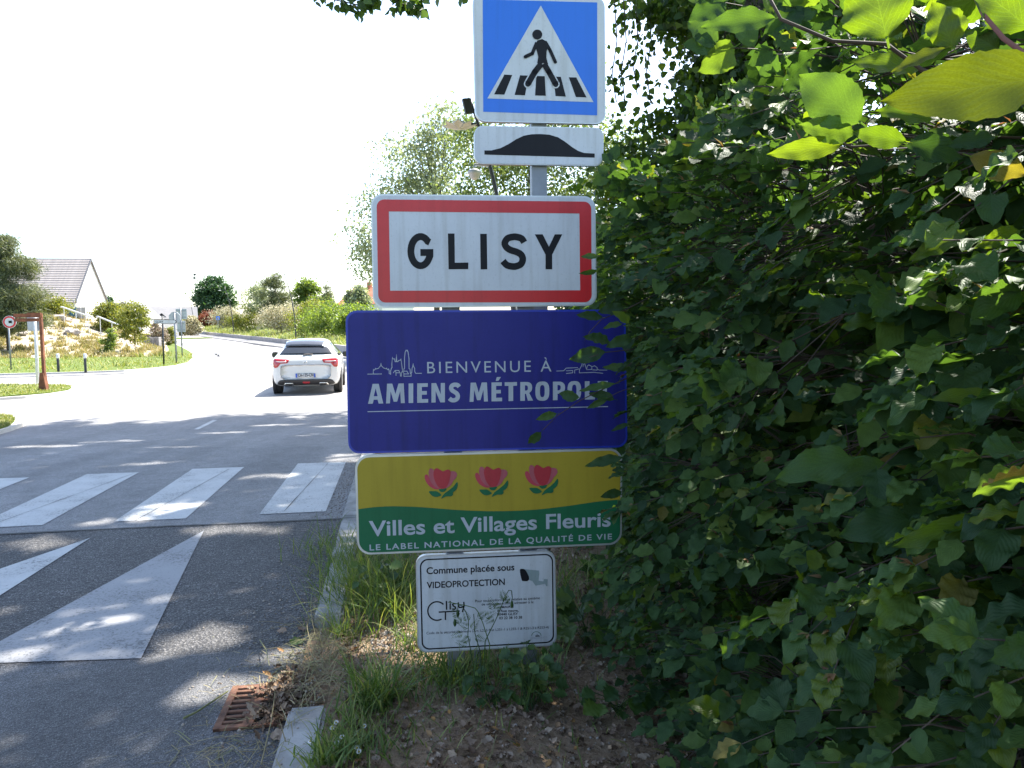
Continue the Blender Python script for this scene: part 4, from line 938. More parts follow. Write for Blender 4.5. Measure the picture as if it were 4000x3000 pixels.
# low twigs of the near tree dipping into the top of the view
def hang(pix, Y, n, rad, tmpl, size, m, parent):
    P = []
    pts = [PD(p[0], p[1], Y + .1 * i) for i, p in enumerate(pix)]
    for _ in range(n):
        t = random.random() * (len(pts) - 1); i = min(int(t), len(pts) - 2); P.append(tuple(pts[i].lerp(pts[i + 1], t - i) + Vector((random.gauss(0, rad), random.gauss(0, rad), random.gauss(0, rad * .6)))))
    P = np.array(P); o = leaves_obj('hanging_leaves', P, tmpl, size, m, parent, .25, 1.0, 1.1, .1); o['kind'] = 'stuff'
    b = MB(); b.tube([p - parent.location for p in pts], .006, 5); b.build('twig', TWIG, parent)
hang([(1160, -120), (1290, -5), (1400, 20), (1480, -40)], 6.2, 95, .06, L_IVY, .075, LIME, T1)
hang([(1470, -90), (1570, 15), (1620, 38), (1690, -40)], 6.3, 85, .055, L_IVY, .075, LIME, T1)
hang([(1780, -80), (1830, -15)], 6.3, 14, .03, L_IVY, .07, LIME, T1)

# ivy-clad trunk behind the hedge
iv = empty('ivy_tree', (2.45, 7.6, 0), 0, 'tree trunk thickly clad in ivy rising behind the hedge', 'tree')
b = MB(); b.tube([Vector(p) - iv.location for p in ((2.45, 7.6, -.1), (2.4, 7.6, 2.5), (2.5, 7.7, 6.5))], [.3, .26, .18], 10); b.build('trunk', BARK, iv, True)
def E(px, py, Y, rx, ry, rd=None):
    c = PD(px, py, Y); k = Y / FPX; return (tuple(c), (rx * k, rd if rd else rx * k, ry * k))
ie = [E(3000, 100, 7.4, 360, 330, .8), E(2860, 480, 7.6, 270, 260, .7), E(2600, 60, 7.4, 60, 120, .2), E(2560, 640, 7.8, 170, 170, .5), E(2440, 820, 7.9, 90, 170, .4), E(3350, 60, 7.2, 330, 330, .6), E(2420, 1050, 8, 90, 160, .4), E(2700, 900, 7.6, 300, 300, .6)]
P, cen = crown(ie, 75, .15, 250, .9); leaves_obj('ivy', P, L_IVY, .068, IVYM, iv, .3, 1.0, .9, .2)
for x0 in (2396, 2432, 2478, 2530): hang([(x0, -60), (x0 + 14, 160), (x0 - 6, random.uniform(240, 300)), (x0 + 12, random.uniform(330, 430))], 7.3, 42, .035, L_IVY, .062, IVYM, iv)

# ------------------------------------------------------------------ trees and shrubs of the background
GREEN1 = mat_leaf('far green', [(0, (0.075, 0.125, 0.032)), (1, (0.16, 0.215, 0.055))], 0.42, (2.2, 2.1, 0.7), .5)
PALEG = mat_leaf('pale green', [(0, (0.15, 0.185, 0.125)), (1, (0.28, 0.31, 0.21))], 0.42, (1.7, 1.7, 1.0), .5)
MIDG = mat_leaf('mid green', [(0, (0.085, 0.125, 0.050)), (1, (0.17, 0.21, 0.085))], 0.42, (1.8, 1.8, .9), .5)
DARKG = mat_leaf('dark green', [(0, (0.018, 0.052, 0.022)), (1, (0.045, 0.10, 0.035))], 0.22, None, .5)
PINEG = mat_leaf('pine needles', [(0, (0.06, 0.085, 0.045)), (1, (0.15, 0.165, 0.085))], 0.2, None, .6)
YELG = mat_leaf('yellow green', [(0, (0.11, 0.15, 0.022)), (1, (0.24, 0.24, 0.045))], 0.35, (1.6, 1.5, .7), .5)
CREAM = mat_leaf('cream blossom', [(0, (0.16, 0.17, 0.05)), (.35, (0.42, 0.38, 0.22)), (1, (0.62, 0.56, 0.40))], 0.2, (1, 1, .9), .6)
REDL = mat_leaf('red leaves', [(0, (0.12, 0.035, 0.018)), (1, (0.22, 0.075, 0.035))], 0.3, (1.5, 1.1, .9), .5)
PINKB = mat_leaf('pinkish shrub', [(0, (0.16, 0.15, 0.07)), (1, (0.42, 0.32, 0.26))], 0.25, (1, 1, 1), .6)
def tree_px(name, label, cat, px, ytop, ybase, w, Y, m, n_cl, per, size, ground=None, group=None, shape='round', trunk=0.12, tmpl=L_LOW, wr=1.0, cr=None, r0=None):
    base = PD(px, ybase, Y)
    if ground is not None: base.z = ground
    k = Y / FPX; H = PD(px, ytop, Y).z - base.z; W = w * k / 2; e = empty(name, base, 0, label, cat, group); z0 = base.z + trunk * H; h = H * (1 - trunk)
    if shape == 'round': ells = [((base.x, base.y, z0 + h * .45), (W, W, h * .45)), ((base.x + .15 * W, base.y, z0 + h * .72), (W * .6, W * .6, h * .26))]
    elif shape == 'cone': ells = [((base.x, base.y, z0 + h * t), (W * (1 - t) * 1.05 + .1, W * (1 - t) + .1, h * .13)) for t in (.1, .25, .4, .55, .7, .85)]
    elif shape == 'bush': ells = [((base.x + dx * W, base.y, z0 + h * hz), (W * rw, W * rw, h * rh)) for dx, hz, rw, rh in ((-.4, .38, .55, .38), (.4, .4, .55, .4), (0, .55, .62, .42))]
    elif shape == 'pine': ells = [((base.x + dx * W, base.y, z0 + h * hz), (W * rw, W * rw, h * .10)) for dx, hz, rw in ((0, .93, .3), (-.25, .78, .42), (.3, .7, .45), (-.35, .52, .55), (.3, .45, .6), (-.1, .3, .65), (.4, .2, .55), (-.4, .15, .5))]
    P, cen = crown(ells, per, cr or W * .17, n_cl); P[:, 2] = np.maximum(P[:, 2], base.z + .03)
    leaves_obj('crown', P, tmpl, size, m, e, .35, wr); limbs(e, base - Vector((0, 0, .1)), Vector((base.x, base.y, z0 + h * .75)), cen, r0 or max(.03, .018 * H), k=9 if shape != 'bush' else 6)
    return e
def crown_px(name, label, base, ells, m, n_cl, per, size, cr, r0, topz):
    e = empty(name, base, 0, label, 'tree'); P, cen = crown(ells, per, cr, n_cl); leaves_obj('crown', P, L_LOW, size, m, e, .35); limbs(e, base, (base[0], base[1], topz), cen, r0, k=30); return e
crown_px('pale_tree', 'pale silvery green tree standing behind the left edge of the town sign', (-4.2, 42, 0), [E(1500, 900, 42, 125, 150), E(1580, 680, 42, 120, 130), E(1700, 760, 42, 150, 200), E(1740, 560, 42, 120, 110), E(1450, 1010, 42, 80, 90), E(1560, 1000, 42, 150, 130), E(1660, 620, 42, 60, 160), E(1750, 470, 42, 45, 60)], PALEG, 120, 110, .19, .55, .2, 9.5)
crown_px('green_tree', 'large sunlit green tree filling the gap behind the crossing sign post', (1.0, 37, 0), [E(1850, 620, 37, 130, 150), E(1980, 800, 37, 200, 220), E(2150, 640, 37, 220, 260), E(1800, 900, 37, 160, 200), E(2300, 800, 37, 200, 300), E(2250, 420, 37, 160, 160), E(2480, 700, 37, 200, 300), E(1900, 480, 37, 60, 60)], MIDG, 190, 130, .19, .55, .24, 10)
GB = 'shrubs on the grassy bank'
def bshrub(label, px, ytop, w, m, wdist, n_cl=34, per=110, size=.22, shape='bush', name='shrub', cat='shrub', group=GB):
    q = bank_at_px(px, wdist); Y = q.y; return tree_px(name, label, cat, px, ytop, 1300, w * 1.5, Y, m, int(n_cl * 1.7), per, size, q.z - .05, group, shape, .05)
bshrub('bushy green shrub on the bank just behind the white car', 1300, 1172, 170, GREEN1, 3.9, 40)
bshrub('loose yellow green shrub on the bank right of the tall curved lamp', 1225, 1165, 130, YELG, 4.1, 36)
bshrub('wide cream flowering shrub on the bank left of the tallest curved lamp', 1098, 1177, 118, CREAM, 3.9, 44)
bshrub('green shrub on the bank between the two cream flowering shrubs', 968, 1200, 105, YELG, 4.4)
bshrub('smaller cream flowering shrub on the bank behind the far crossing sign', 886, 1196, 85, CREAM, 5.0, size=.28)
bshrub('dark red leaved shrub on the bank left of the far crossing sign', 818, 1218, 62, REDL, 5.0, size=.28)
bshrub('yellow green shrub next to the red leaved shrub on the bank', 785, 1200, 56, YELG, 6.1, size=.3)
bshrub('low green shrub half hidden behind the navy board edge', 1395, 1190, 120, GREEN1, 4.4, 34)
tree_px('shrub', 'yellow green shrub screening the far grey roofed house', 'shrub', 708, 1236, 1300, 60, 140, YELG, 50, 100, .35, 1.0, GB, 'bush', .05)
tree_px('shrub', 'pale shrub below the camera mast at the road bend', 'shrub', 752, 1232, 1300, 64, 138, CREAM, 50, 100, .35, 1.0, GB, 'bush', .05)
BT = 'trees behind the grassy bank'
def btree(label, px, ytop, w, m, Y, gz, shape, name, n_cl=60, per=130, size=.4, tmpl=L_LOW, wr=1.0, cr=None, trunk=.12):
    return tree_px(name, label, 'tree', px, ytop, 1300, w, Y, m, n_cl, per, size, gz, BT, shape, trunk, tmpl, wr, cr)
btree('dense dark green maple standing alone against the sky', 842, 1078, 140, DARKG, 185, 3.0, 'round', 'maple_tree', 90, 170, .55, trunk=.1)
btree('dark pine with open top beside the tallest curved lamp', 1080, 1060, 125, PINEG, 125, 3.0, 'pine', 'pine_tree', 60, 120, .7, L_STRIP, .10, .5)
btree('thin greyish green tree left of the dark pine', 1010, 1108, 130, PALEG, 130, 3.0, 'round', 'tree', 50, 60, .35, trunk=.15)
btree('rounded mid green tree between the pine and the orange roof', 1205, 1083, 125, GREEN1, 135, 3.0, 'round', 'tree', 60, 140, .4)
btree('small pointed conifer in front of the orange roof', 1281, 1092, 62, PINEG, 118, 3.2, 'cone', 'conifer', 50, 90, .5, L_STRIP, .12, .35)
btree('blue green tree top peeping out left of the navy board', 1400, 1110, 90, PALEG, 110, 3.2, 'round', 'tree', 40, 110, .35)
btree('dark small cypress before the orange roofed house', 1362, 1160, 34, DARKG, 112, 3.2, 'cone', 'cypress', 30, 80, .3, cr=.25)
LB = 'plants on the rocky bank'
def zb_at(px, Y):
    q = PD(px, 1300, Y); return z_bank(q.x, q.y)
def lshrub(label, px, ytop, w, m, Y, n_cl=34, per=110, size=.15, shape='bush', name='shrub', cat='shrub', tmpl=L_LOW, wr=1.0, cr=None, trunk=.05, r0=None):
    return tree_px(name, label, cat, px, ytop, 1300, w, Y, m, n_cl, per, size, zb_at(px, Y) - .05, LB, shape, trunk, tmpl, wr, cr, r0)
lshrub('large bushy pine at the left picture edge above the rocky bank', 30, 930, 310, PINEG, 52, 240, 230, .32, 'pine', 'pine_tree', 'tree', L_STRIP, .10, .30, .1, .13)
lshrub('small yellow green maple at the foot of the handrail', 525, 1165, 120, YELG, 53, 40, 120, .15, 'round', trunk=.12, r0=.04)
lshrub('spreading yellow green bush between the two handrails', 432, 1172, 145, YELG, 64, 44, 120, .18)
lshrub('dark evergreen shrub behind the yellow green bush', 424, 1152, 78, DARKG, 78, 34, 110, .2, 'round')
lshrub('low light green bush below the white house eaves', 215, 1163, 130, YELG, 66, 34, 100, .16)
lshrub('second low green bush beside the pine below the house', 130, 1160, 90, GREEN1, 66, 30, 100, .16)
lshrub('bright green round bush low on the rocky bank', 420, 1275, 70, GREEN1, 50.5, 28, 90, .12)
lshrub('pinkish flowering shrub beside the block planter', 608, 1256, 90, PINKB, 66, 34, 100, .17)
lshrub('small yellow flowering shrub at the road bend', 660, 1268, 50, YELG, 84, 24, 90, .2)
# ================================================================== CAR
from mathutils.bvhtree import BVHTree
CARW = mat('car paint white', (0.66, 0.655, 0.64), 0.25, 0.0, 0.02, 3, coat=0.6)
GLASSD = mat('car glass dark', (0.02, 0.024, 0.028), 0.06, 0.0, 0.1, 3, spec=0.8)
ROOFG = mat('car roof dark gloss', (0.06, 0.068, 0.085), 0.12, 0.0, 0.05, 3, spec=0.7, coat=0.5)
LENS = mat('tail light red', (0.40, 0.012, 0.018), 0.12, 0.0, 0.1, 20, spec=0.7, coat=0.5)
LENSW = mat('tail light clear', (0.55, 0.42, 0.42), 0.15, 0.0, 0.1, 20, spec=0.7)
TRIM = mat('car dark trim', (0.028, 0.026, 0.027), 0.5, 0.0, 0.1, 20)
CHROME = mat('chrome', (0.7, 0.69, 0.66), 0.15, 1.0, 0.03, 5)
RUB = mat('tyre rubber', (0.022, 0.021, 0.021), 0.85, 0.0, 0.2, 30)
PLB = mat('plate blue', (0.02, 0.08, 0.45), 0.4)
cp = G(1206, 1533); CH = math.radians(11.0)
car = empty('car', cp, CH, 'white five-door hatchback driving away on the sunlit junction', 'car'); car.scale = (.95, .95, .97)
YO = -0.75
st = [(0.0, .80, .66, .40), (.03, .90, .78, .30), (.10, .985, .86, .25), (.20, 1.06, .885, .22), (.42, 1.24, .90, .21), (.63, 1.395, .905, .20), (.80, 1.44, .905, .20), (1.6, 1.495, .91, .20), (2.4, 1.465, .91, .20), (2.9, 1.33, .91, .20), (3.35, 1.07, .90, .20), (3.9, .98, .87, .20), (4.3, .85, .78, .22), (4.48, .66, .62, .30)]
V = []; F = []
for (y, zt, w, zb) in st:
    zbelt = min(.97, zt - .05); wr = w if zt < 1.0 else lerp(w * .92, .55, (zt - 1.0) / .42)
    half = [(0, zb), (w * .80, zb), (w * .96, zb + .06), (w, min(.50, zbelt - .12)), (w * 1.0, min(.74, zbelt - .05)), (w * .985, zbelt)]
    if zt > 1.0: half += [(lerp(w * .97, wr, .5), lerp(zbelt, zt - .05, .5)), (wr, zt - .05), (wr * .75, zt - .012), (0, zt)]
    else: half += [(w * .93, zbelt + .02), (w * .85, zt - .018), (w * .6, zt - .005), (0, zt)]
    row = [(-x, z) for x, z in reversed(half[1:-1])]
    full = [half[0]] + half[1:-1] + [half[-1]] + row
    V += [(x, y + YO, z) for x, z in full]
k = 2 * 10 - 2
for i in range(len(st) - 1):
    for j in range(k): F.append((i * k + j, i * k + (j + 1) % k, (i + 1) * k + (j + 1) % k, (i + 1) * k + j))
F.append(tuple(range(k))); F.append(tuple(reversed([(len(st) - 1) * k + j for j in range(k)])))
body = pydata('body', V, F, CARW, car, True)
sm = body.modifiers.new('s', 'SUBSURF'); sm.levels = 2; sm.render_levels = 2
dg = bpy.context.evaluated_depsgraph_get(); me_ = bpy.data.meshes.new_from_object(body.evaluated_get(dg))
bvh = BVHTree.FromPolygons([v.co.copy() for v in me_.vertices], [tuple(p.vertices) for p in me_.polygons])
def cz(X, Y): return ((X - 1152) / 798.0, (1400 - (Y + 0.055 * (X - 1152))) / 798.0 * 1.02)
def on_rear(name, pts, m, off, parent=car, thick=0.012, cuts=3, raw=False, side=0):
    """patch of trim laid on the body, given by its outline seen from behind (or from the side)"""
    P = pts if raw else [cz(*p) for p in pts]
    bm = bmesh.new(); vs = [bm.verts.new((p[0], p[1], 0)) for p in P]; bm.faces.new(vs)
    bmesh.ops.triangulate(bm, faces=bm.faces[:]); bmesh.ops.subdivide_edges(bm, edges=bm.edges[:], cuts=cuts, use_grid_fill=True); bmesh.ops.triangulate(bm, faces=bm.faces[:])
    for v in bm.verts:
        if side == 0: o_ = Vector((v.co.x, -3, v.co.y)); d = Vector((0, 1, 0))
        else: o_ = Vector((side * 3, v.co.x, v.co.y)); d = Vector((-side, 0, 0))
        h = bvh.ray_cast(o_, d)
        p = h[0] if h[0] is not None else o_ + d * (2.6 if side == 0 else 2.1)
        nn = h[1] if h[1] is not None else -d
        if nn.dot(d) > 0: nn = -nn
        v.co = p + (nn * .6 - d * .4).normalized() * off
    me = bpy.data.meshes.new(name); bm.to_mesh(me); bm.free()
    o = link(name, me, m, parent, True); sd = o.modifiers.new('t', 'SOLIDIFY'); sd.thickness = thick; sd.offset = 0
    return o
def mir(pts): return [(-x, z) for x, z in pts]
win = [cz(*p) for p in [(600, 600), (650, 520), (700, 460), (800, 425), (1150, 412)]]; win = win + mir(win[:-1])[::-1]
on_rear('rear_window', win, GLASSD, .008, raw=True, cuts=5)
on_rear('rear_spoiler', [(715, 440), (725, 345), (900, 305), (1150, 290), (1400, 290), (1520, 300), (1520, 410), (1440, 400), (1150, 405), (800, 425)], ROOFG, .03, thick=.03)
for sgn in (1, -1):
    tl = [cz(*p) for p in [(472, 735), (488, 700), (520, 683), (800, 690), (806, 708), (770, 762), (628, 777), (565, 855), (512, 870), (488, 850)]]
    tl = tl if sgn == 1 else mir(tl)
    t_ = on_rear('tail_light', tl, LENS, .012, raw=True)
    cl = [cz(*p) for p in [(525, 745), (535, 735), (755, 725), (745, 745), (625, 760)]]; on_rear('clear_lens', cl if sgn == 1 else mir(cl), LENSW, .022, t_, .006, raw=True)
    ex = [cz(*p) for p in [(672, 1213), (715, 1168), (870, 1160), (888, 1185), (855, 1218)]]; e_ = on_rear('exhaust_trim', ex if sgn == 1 else mir(ex), CHROME, .022, raw=True)
    ex = [cz(*p) for p in [(705, 1208), (730, 1182), (855, 1176), (866, 1190), (845, 1207)]]; on_rear('exhaust_opening', ex if sgn == 1 else mir(ex), TRIM, .032, e_, .004, raw=True)
    mx = sgn * 1.03; b = MB(); b.lathe((0, 0, 0), [(.02, -.11), (.075, -.09), (.095, 0), (.08, .09), (.02, .115)], 12)
    o = b.build('door_mirror', TRIM, car, True); o.location = (mx, 2.35 + YO + .02, 1.0); o.rotation_euler = (0, math.radians(90), 0); o.scale = (1.05, .9, 1.15)
    g_ = MB(); g_.box((mx, 2.35 + YO - .062, 1.0), (.17, .01, .11)); g_.build('mirror_glass', GLASSD, o).matrix_parent_inverse = (Matrix.LocRotScale(o.location, o.rotation_euler, o.scale)).inverted()
    on_rear('side_window', [(0.62 + YO, 1.02), (1.0 + YO, 1.0), (2.6 + YO, 1.0), (2.9 + YO, 1.03), (2.35 + YO, 1.34), (1.6 + YO, 1.38), (1.0 + YO, 1.33)], GLASSD, .006, raw=True, side=sgn)
    for wy_ in (0.75, 3.45):
        a_ = MB(); a_.lathe((0, 0, 0), [(.36, -.05), (.365, .02), (.34, .03)], 24); ao = a_.build('wheel_arch', TRIM, car); ao.location = (sgn * .895, wy_ + YO, .335); ao.rotation_euler = (0, sgn * math.pi / 2, 0)
        w_ = empty('wheel'); w_.parent = car; w_.location = (sgn * .81, wy_ + YO, .33); w_.rotation_euler = (0, sgn * math.pi / 2, 0)
        q = MB(); q.lathe((0, 0, 0), [(.22, -.115), (.30, -.115), (.326, -.09), (.33, 0), (.326, .09), (.30, .122), (.22, .115)], 28); q.build('tyre', RUB, w_, True)
        q = MB(); q.lathe((0, 0, 0), [(.03, .105), (.06, .11), (.225, .118), (.225, .09)], 20); q.build('rim', CHROME, w_)
on_rear('lower_bumper_trim', [(545, 1205), (560, 1165), (605, 1120), (700, 1105), (1150, 1078), (1650, 1055), (1705, 1068), (1755, 1125), (1740, 1145), (1640, 1168), (1150, 1192), (700, 1217)], TRIM, .010)
on_rear('fog_light', [(1070, 1135), (1100, 1125), (1220, 1120), (1235, 1135), (1200, 1158), (1090, 1162)], LENS, .022)
pl = on_rear('number_plate', [(935, 968), (1350, 948), (1352, 1030), (937, 1052)], WHITE, .02)
on_rear('plate_band', [(936, 968), (970, 967), (972, 1050), (938, 1052)], PLB, .034, pl, .003); on_rear('plate_band', [(1318, 950), (1349, 948), (1351, 1030), (1320, 1031)], PLB, .034, pl, .003)
tv, tf = text_mesh('CA-135-CN', 1.05, .02); x0 = min(v.x for v in tv); x1 = max(v.x for v in tv); A_ = cz(985, 1030); B_ = cz(1305, 1013); hh = .085
plz = min((v.co.y for v in pl.data.vertices)); out = [(A_[0] + (B_[0] - A_[0]) * (v.x - x0) / (x1 - x0), plz - .012, A_[1] + v.y / .7 * hh) for v in tv]
pydata('plate_lettering', out, tf, BLACK, pl)
on_rear('wiper', [(1085, 592), (1110, 565), (1200, 553), (1300, 565), (1295, 580), (1180, 578), (1110, 598)], TRIM, .022)
on_rear('emblem', [(1090, 715), (1118, 745), (1132, 745), (1150, 718), (1160, 745), (1180, 718), (1150, 708), (1128, 732)], CHROME, .012, cuts=1)
rf = [(-.50, .80 + YO), (.50, .80 + YO), (.52, 1.6 + YO), (.50, 2.4 + YO), (-.50, 2.4 + YO), (-.52, 1.6 + YO)]
bm = bmesh.new(); bm.faces.new([bm.verts.new((p[0], p[1], 0)) for p in rf]); bmesh.ops.triangulate(bm, faces=bm.faces[:]); bmesh.ops.subdivide_edges(bm, edges=bm.edges[:], cuts=4, use_grid_fill=True); bmesh.ops.triangulate(bm, faces=bm.faces[:])
for v in bm.verts: v.co = bvh.ray_cast(Vector((v.co.x, v.co.y, 4)), Vector((0, 0, -1)))[0] + Vector((0, 0, .006))
me = bpy.data.meshes.new('roof_panel'); bm.to_mesh(me); bm.free(); link('roof_panel', me, ROOFG, car, True)

# ================================================================== STREET FURNITURE
DKPOLE = mat('dark painted pole', (0.028, 0.030, 0.033), 0.5, 0.1)
WPOLE = mat('white painted pole', (0.62, 0.62, 0.61), 0.5)
CORTEN = mat('weathering steel', (0.15, 0.052, 0.026), 0.85, 0.0, 0.35, 8, 0.3, 60, col2=(0.25, 0.09, 0.04))
def pole(e, pts, r, m=POSTM, n=10, name='post'):
    b = MB(); b.tube([Vector(p) - e.location for p in pts], r, n); return b.build(name, m, e, True)
def up(p, px, py): return PD(px, py, p.y)
def disc_obj(e, name, c, r, m, y0, y1, n=28, yaw=0):
    b = MB(); b.prism([(r * math.cos(2 * math.pi * k / n), r * math.sin(2 * math.pi * k / n)) for k in range(n)], y0, y1, lambda x, z, y: (x, y, z)); o = b.build(name, m, e); o.location = Vector(c) - e.location; o.rotation_euler = (0, 0, yaw); return o
# round no-lorry sign
g0 = G(44, 1449); e = empty('prohibition_sign', g0, 0, 'round red bordered no-lorry sign on a grey pole at the left edge', 'sign'); c = up(g0, 40, 1258); k = g0.y / FPX
pole(e, [g0 - Vector((0, 0, .1)), Vector((g0.x, g0.y, c.z + 22 * k))], .035, POSTM)
d1 = disc_obj(e, 'panel', c + Vector((0, -.05, 0)), 24.5 * k, WHITE, 0, .02, yaw=.15); disc_obj(e, 'red_ring', c + Vector((0, -.052, 0)), 23 * k, RED, -.003, 0, yaw=.15); disc_obj(e, 'white_disc', c + Vector((0, -.057, 0)), 16.5 * k, WHITE, -.002, 0, yaw=.15)
b = MB(); b.prism([(-.11, -.05), (-.11, .0), (-.06, .03), (-.06, .06), (.11, .06), (.11, -.05)], 0, .003, lambda x, z, y: (x, y, z)); o = b.build('lorry_mark', BLACK, e); o.location = c + Vector((-.0, -.064, 0)) - e.location
# white post carrying a grey sign back
g0 = G(148, 1513); e = empty('white_post', g0, 0, 'slim white post with a grey sign back behind the rusty steel frame', 'sign'); t = up(g0, 137, 1238)
pole(e, [g0 - Vector((0, 0, .1)), Vector((t.x, t.y, t.z))], .048, WPOLE)
c = up(g0, 128, 1266); box_obj('sign_back', c + Vector((0, .07, 0)) - e.location, (.42, .03, .42), GREYB, e, None, .02)
# rusty steel gallows
g0 = G(172, 1538); e = empty('steel_frame', g0, 0, 'rusty weathering steel post with two arms on the grass island', 'street furniture'); k = g0.y / FPX; t = up(g0, 163, 1223)
b = MB(); b.box(((t.x - g0.x) / 2, 0, (t.z - g0.z) / 2 + .1), (.07, .07, t.z - g0.z - .25)); b.build('post', CORTEN, e)
b = MB(); q = [(-.12, 0), (.12, 0), (.05, .58), (-.05, .58)]; b.prism(q, -.07, .07, lambda x, z, y: (x, y, z)); b.build('flared_foot', CORTEN, e)
for (pa, pb, h) in (((165, 1231), (54, 1234), .10), ((163, 1249), (57, 1250), .09)):
    A = up(g0, *pa); B = up(g0, *pb); b = MB(); cc = (A + B) / 2 - g0; b.box(cc, ((A - B).length, .05, h)); b.build('arm', CORTEN, e)
A = up(g0, 137, 1231); b = MB(); b.box(A - g0 + Vector((0, -.03, .0)), (.36, .05, .13)); b.build('sleeve', CORTEN, e)
# bollards
BOLB = mat('bollard black', (0.02, 0.02, 0.022), 0.5)
for i, (px, lab) in enumerate(((229, 'black bollard with white cap nearer the rusty steel frame'), (335, 'black bollard with white cap nearer the town direction sign'))):
    g0 = G(px, 1458); e = empty('bollard', g0, 0, lab, 'bollard', 'bollards along the footpath')
    b = MB(); b.lathe((0, 0, 0), [(.045, -.1), (.05, 0), (.05, .60), (.045, .61)], 14); b.build('shaft', BOLB, e, True)
    b = MB(); b.lathe((0, 0, .61), [(.056, 0), (.06, .02), (.06, .17), (.05, .19), (.01, .195)], 14); b.build('cap', WPOLE, e, True)
# direction sign
class Flat(Sign):
    def __init__(s, name, label, gp, yaw, cat='sign', group=None):
        s.o = Vector(gp); s.yaw = yaw; s.r = Vector((math.cos(yaw), math.sin(yaw), 0)); s.n = Vector((math.sin(yaw), -math.cos(yaw), 0)); s.e = empty(name, s.o, yaw, label, cat, group)
zd = Z(0.2712, 400, 1050)
g0 = G(638, 1431); F_ = Flat('direction_sign', 'white arrow shaped direction sign pointing right on a dark pole', g0, 0.0)
F_.solid('arrow_panel', zd([(742, 732), (1045, 734), (1070, 762), (1043, 794), (742, 790)]), BLACK, 0, .03); F_.sheet('arrow_face', zd([(748, 738), (1042, 740), (1062, 762), (1040, 788), (748, 784)]), WHITE, 3)
text_on(F_, 'lettering', 'GLISY', zd([(765, 777)])[0], zd([(880, 777)])[0], 7.5, BLACK, 6, .02); text_on(F_, 'lettering', 'CENTRE', zd([(908, 777)])[0], zd([(1018, 778)])[0], 5, GREYB, 6, .0)
t = up(g0, 632, 1235); pole(F_.e, [g0 - Vector((0, 0, .1)) + Vector((0, .06, 0)), t + Vector((0, .06, 0))], .04, DKPOLE)
# stop sign seen from behind
g0 = G(690, 1422); e = empty('stop_sign', g0, 0, 'grey back of an octagonal sign on a grey pole by the bend', 'sign'); c = up(g0, 680, 1241); k = g0.y / FPX; R8 = 24 * k
b = MB(); b.prism([(R8 * math.cos(math.radians(22.5 + 45 * i)), R8 * math.sin(math.radians(22.5 + 45 * i))) for i in range(8)], 0, .03, lambda x, z, y: (x, y, z)); o = b.build('octagon_panel', GREYB, e); o.location = c - g0 + Vector((0, .05, 0))
b = MB(); b.box(c - g0 + Vector((0, .035, 0)), (.12, .02, 2 * R8 * .9)); b.build('rail', POSTM, e)
t = up(g0, 681, 1222); pole(e, [g0 - Vector((0, 0, .1)), Vector((t.x, t.y, t.z))], .045, POSTM)
# tall double panel sign seen from behind
g0 = PD(711, 1372, 47.0); g0.z = 0.06; e = empty('panel_sign', g0, 0, 'two stacked rectangular sign backs on a tall pole at the bend', 'sign'); k = g0.y / FPX
for (y0, y1, w, nm) in ((1206, 1247, 43, 'upper_panel'), (1254, 1297, 32, 'lower_panel')):
    c = up(g0, 707, (y0 + y1) / 2); box_obj(nm, c - g0 + Vector((0, .05, 0)), (w * k, .03, (y1 - y0) * k), GREYB, e, None, .02)
    for yy in (y0 + 8, y1 - 8):
        c = up(g0, 707, yy); box_obj('rail', c - g0 + Vector((0, .025, 0)), (w * k * .96, .02, .04), POSTM, e)
t = up(g0, 705, 1202); pole(e, [g0 - Vector((0, 0, .1)), t], .04, POSTM)
# two thin marker posts
for px, py, top, lab in ((846, 1388, 1338, 'thin white flexible marker post at the path bend, farther one'), (855, 1393, 1341, 'thin white flexible marker post at the path bend, nearer one')):
    g0 = G(px, py); e = empty('marker_post', g0, 0, lab, 'marker post', 'flexible marker posts'); t = up(g0, px, top)
    b = MB(); b.tube([Vector((0, 0, .1)), Vector((0, 0, t.z - g0.z))], .035, 8); b.build('shaft', WPOLE, e); b = MB(); b.lathe((0, 0, 0), [(.10, -.02), (.10, .05), (.05, .11)], 12); b.build('foot', BOLB, e)
# curved street lamps
def lamp(label, base, H, lean, arms=True, near=False):
    e = empty('street_lamp', base, 0, label, 'street lamp', 'curved street lamps'); pts = []; rr = []
    for i in range(15):
        t = i / 14; pts.append(Vector((-lean * t ** 2.3, 0, H * t))); rr.append(lerp(.085, .035, t))
    b = MB(); b.tube([Vector((0, 0, -.15))] + pts, [.085] + rr, 10); b.build('mast', DKPOLE, e, True); return e, pts
for px, lab, wd, H in ((1157, 'tallest curved dark street lamp on the bank left of the white car', .6, None), (913, 'middle curved dark street lamp beside the far crossing sign', .6, None), (759, 'farthest curved dark street lamp at the end of the wall', .6, None)):
    q = bank_at_px(px, wd); top = {1157: 1060, 913: 1122, 759: 1150}[px]; H = PD(px, top, q.y).z - q.z; e, pts = lamp(lab, q, H, H * .155)
    tp = pts[-2]; b = MB(); b.tube([tp, tp + Vector((-.9, 0, .05))], [.02, .015], 6); b.build('arm', DKPOLE, e); b = MB(); b.lathe((tp.x - .95, 0, tp.z - .02), [(.05, 0), (.28, .05), (.1, .1)], 12); b.build('lantern', GREYB, e)
g0 = Vector((0.12, 18, 0.02)); H = 7.05; e, pts = lamp('curved lamp mast with petal lantern and dome camera behind the signs', g0, H, 1.05)
def apt(py):
    zz = PD(1900, py, 18).z - g0.z; t = max(0, min(1, zz / H)); return Vector((-1.05 * t ** 2.3, 0, zz))
LAMPG = mat('lantern pale grey', (0.42, 0.40, 0.37), 0.5)
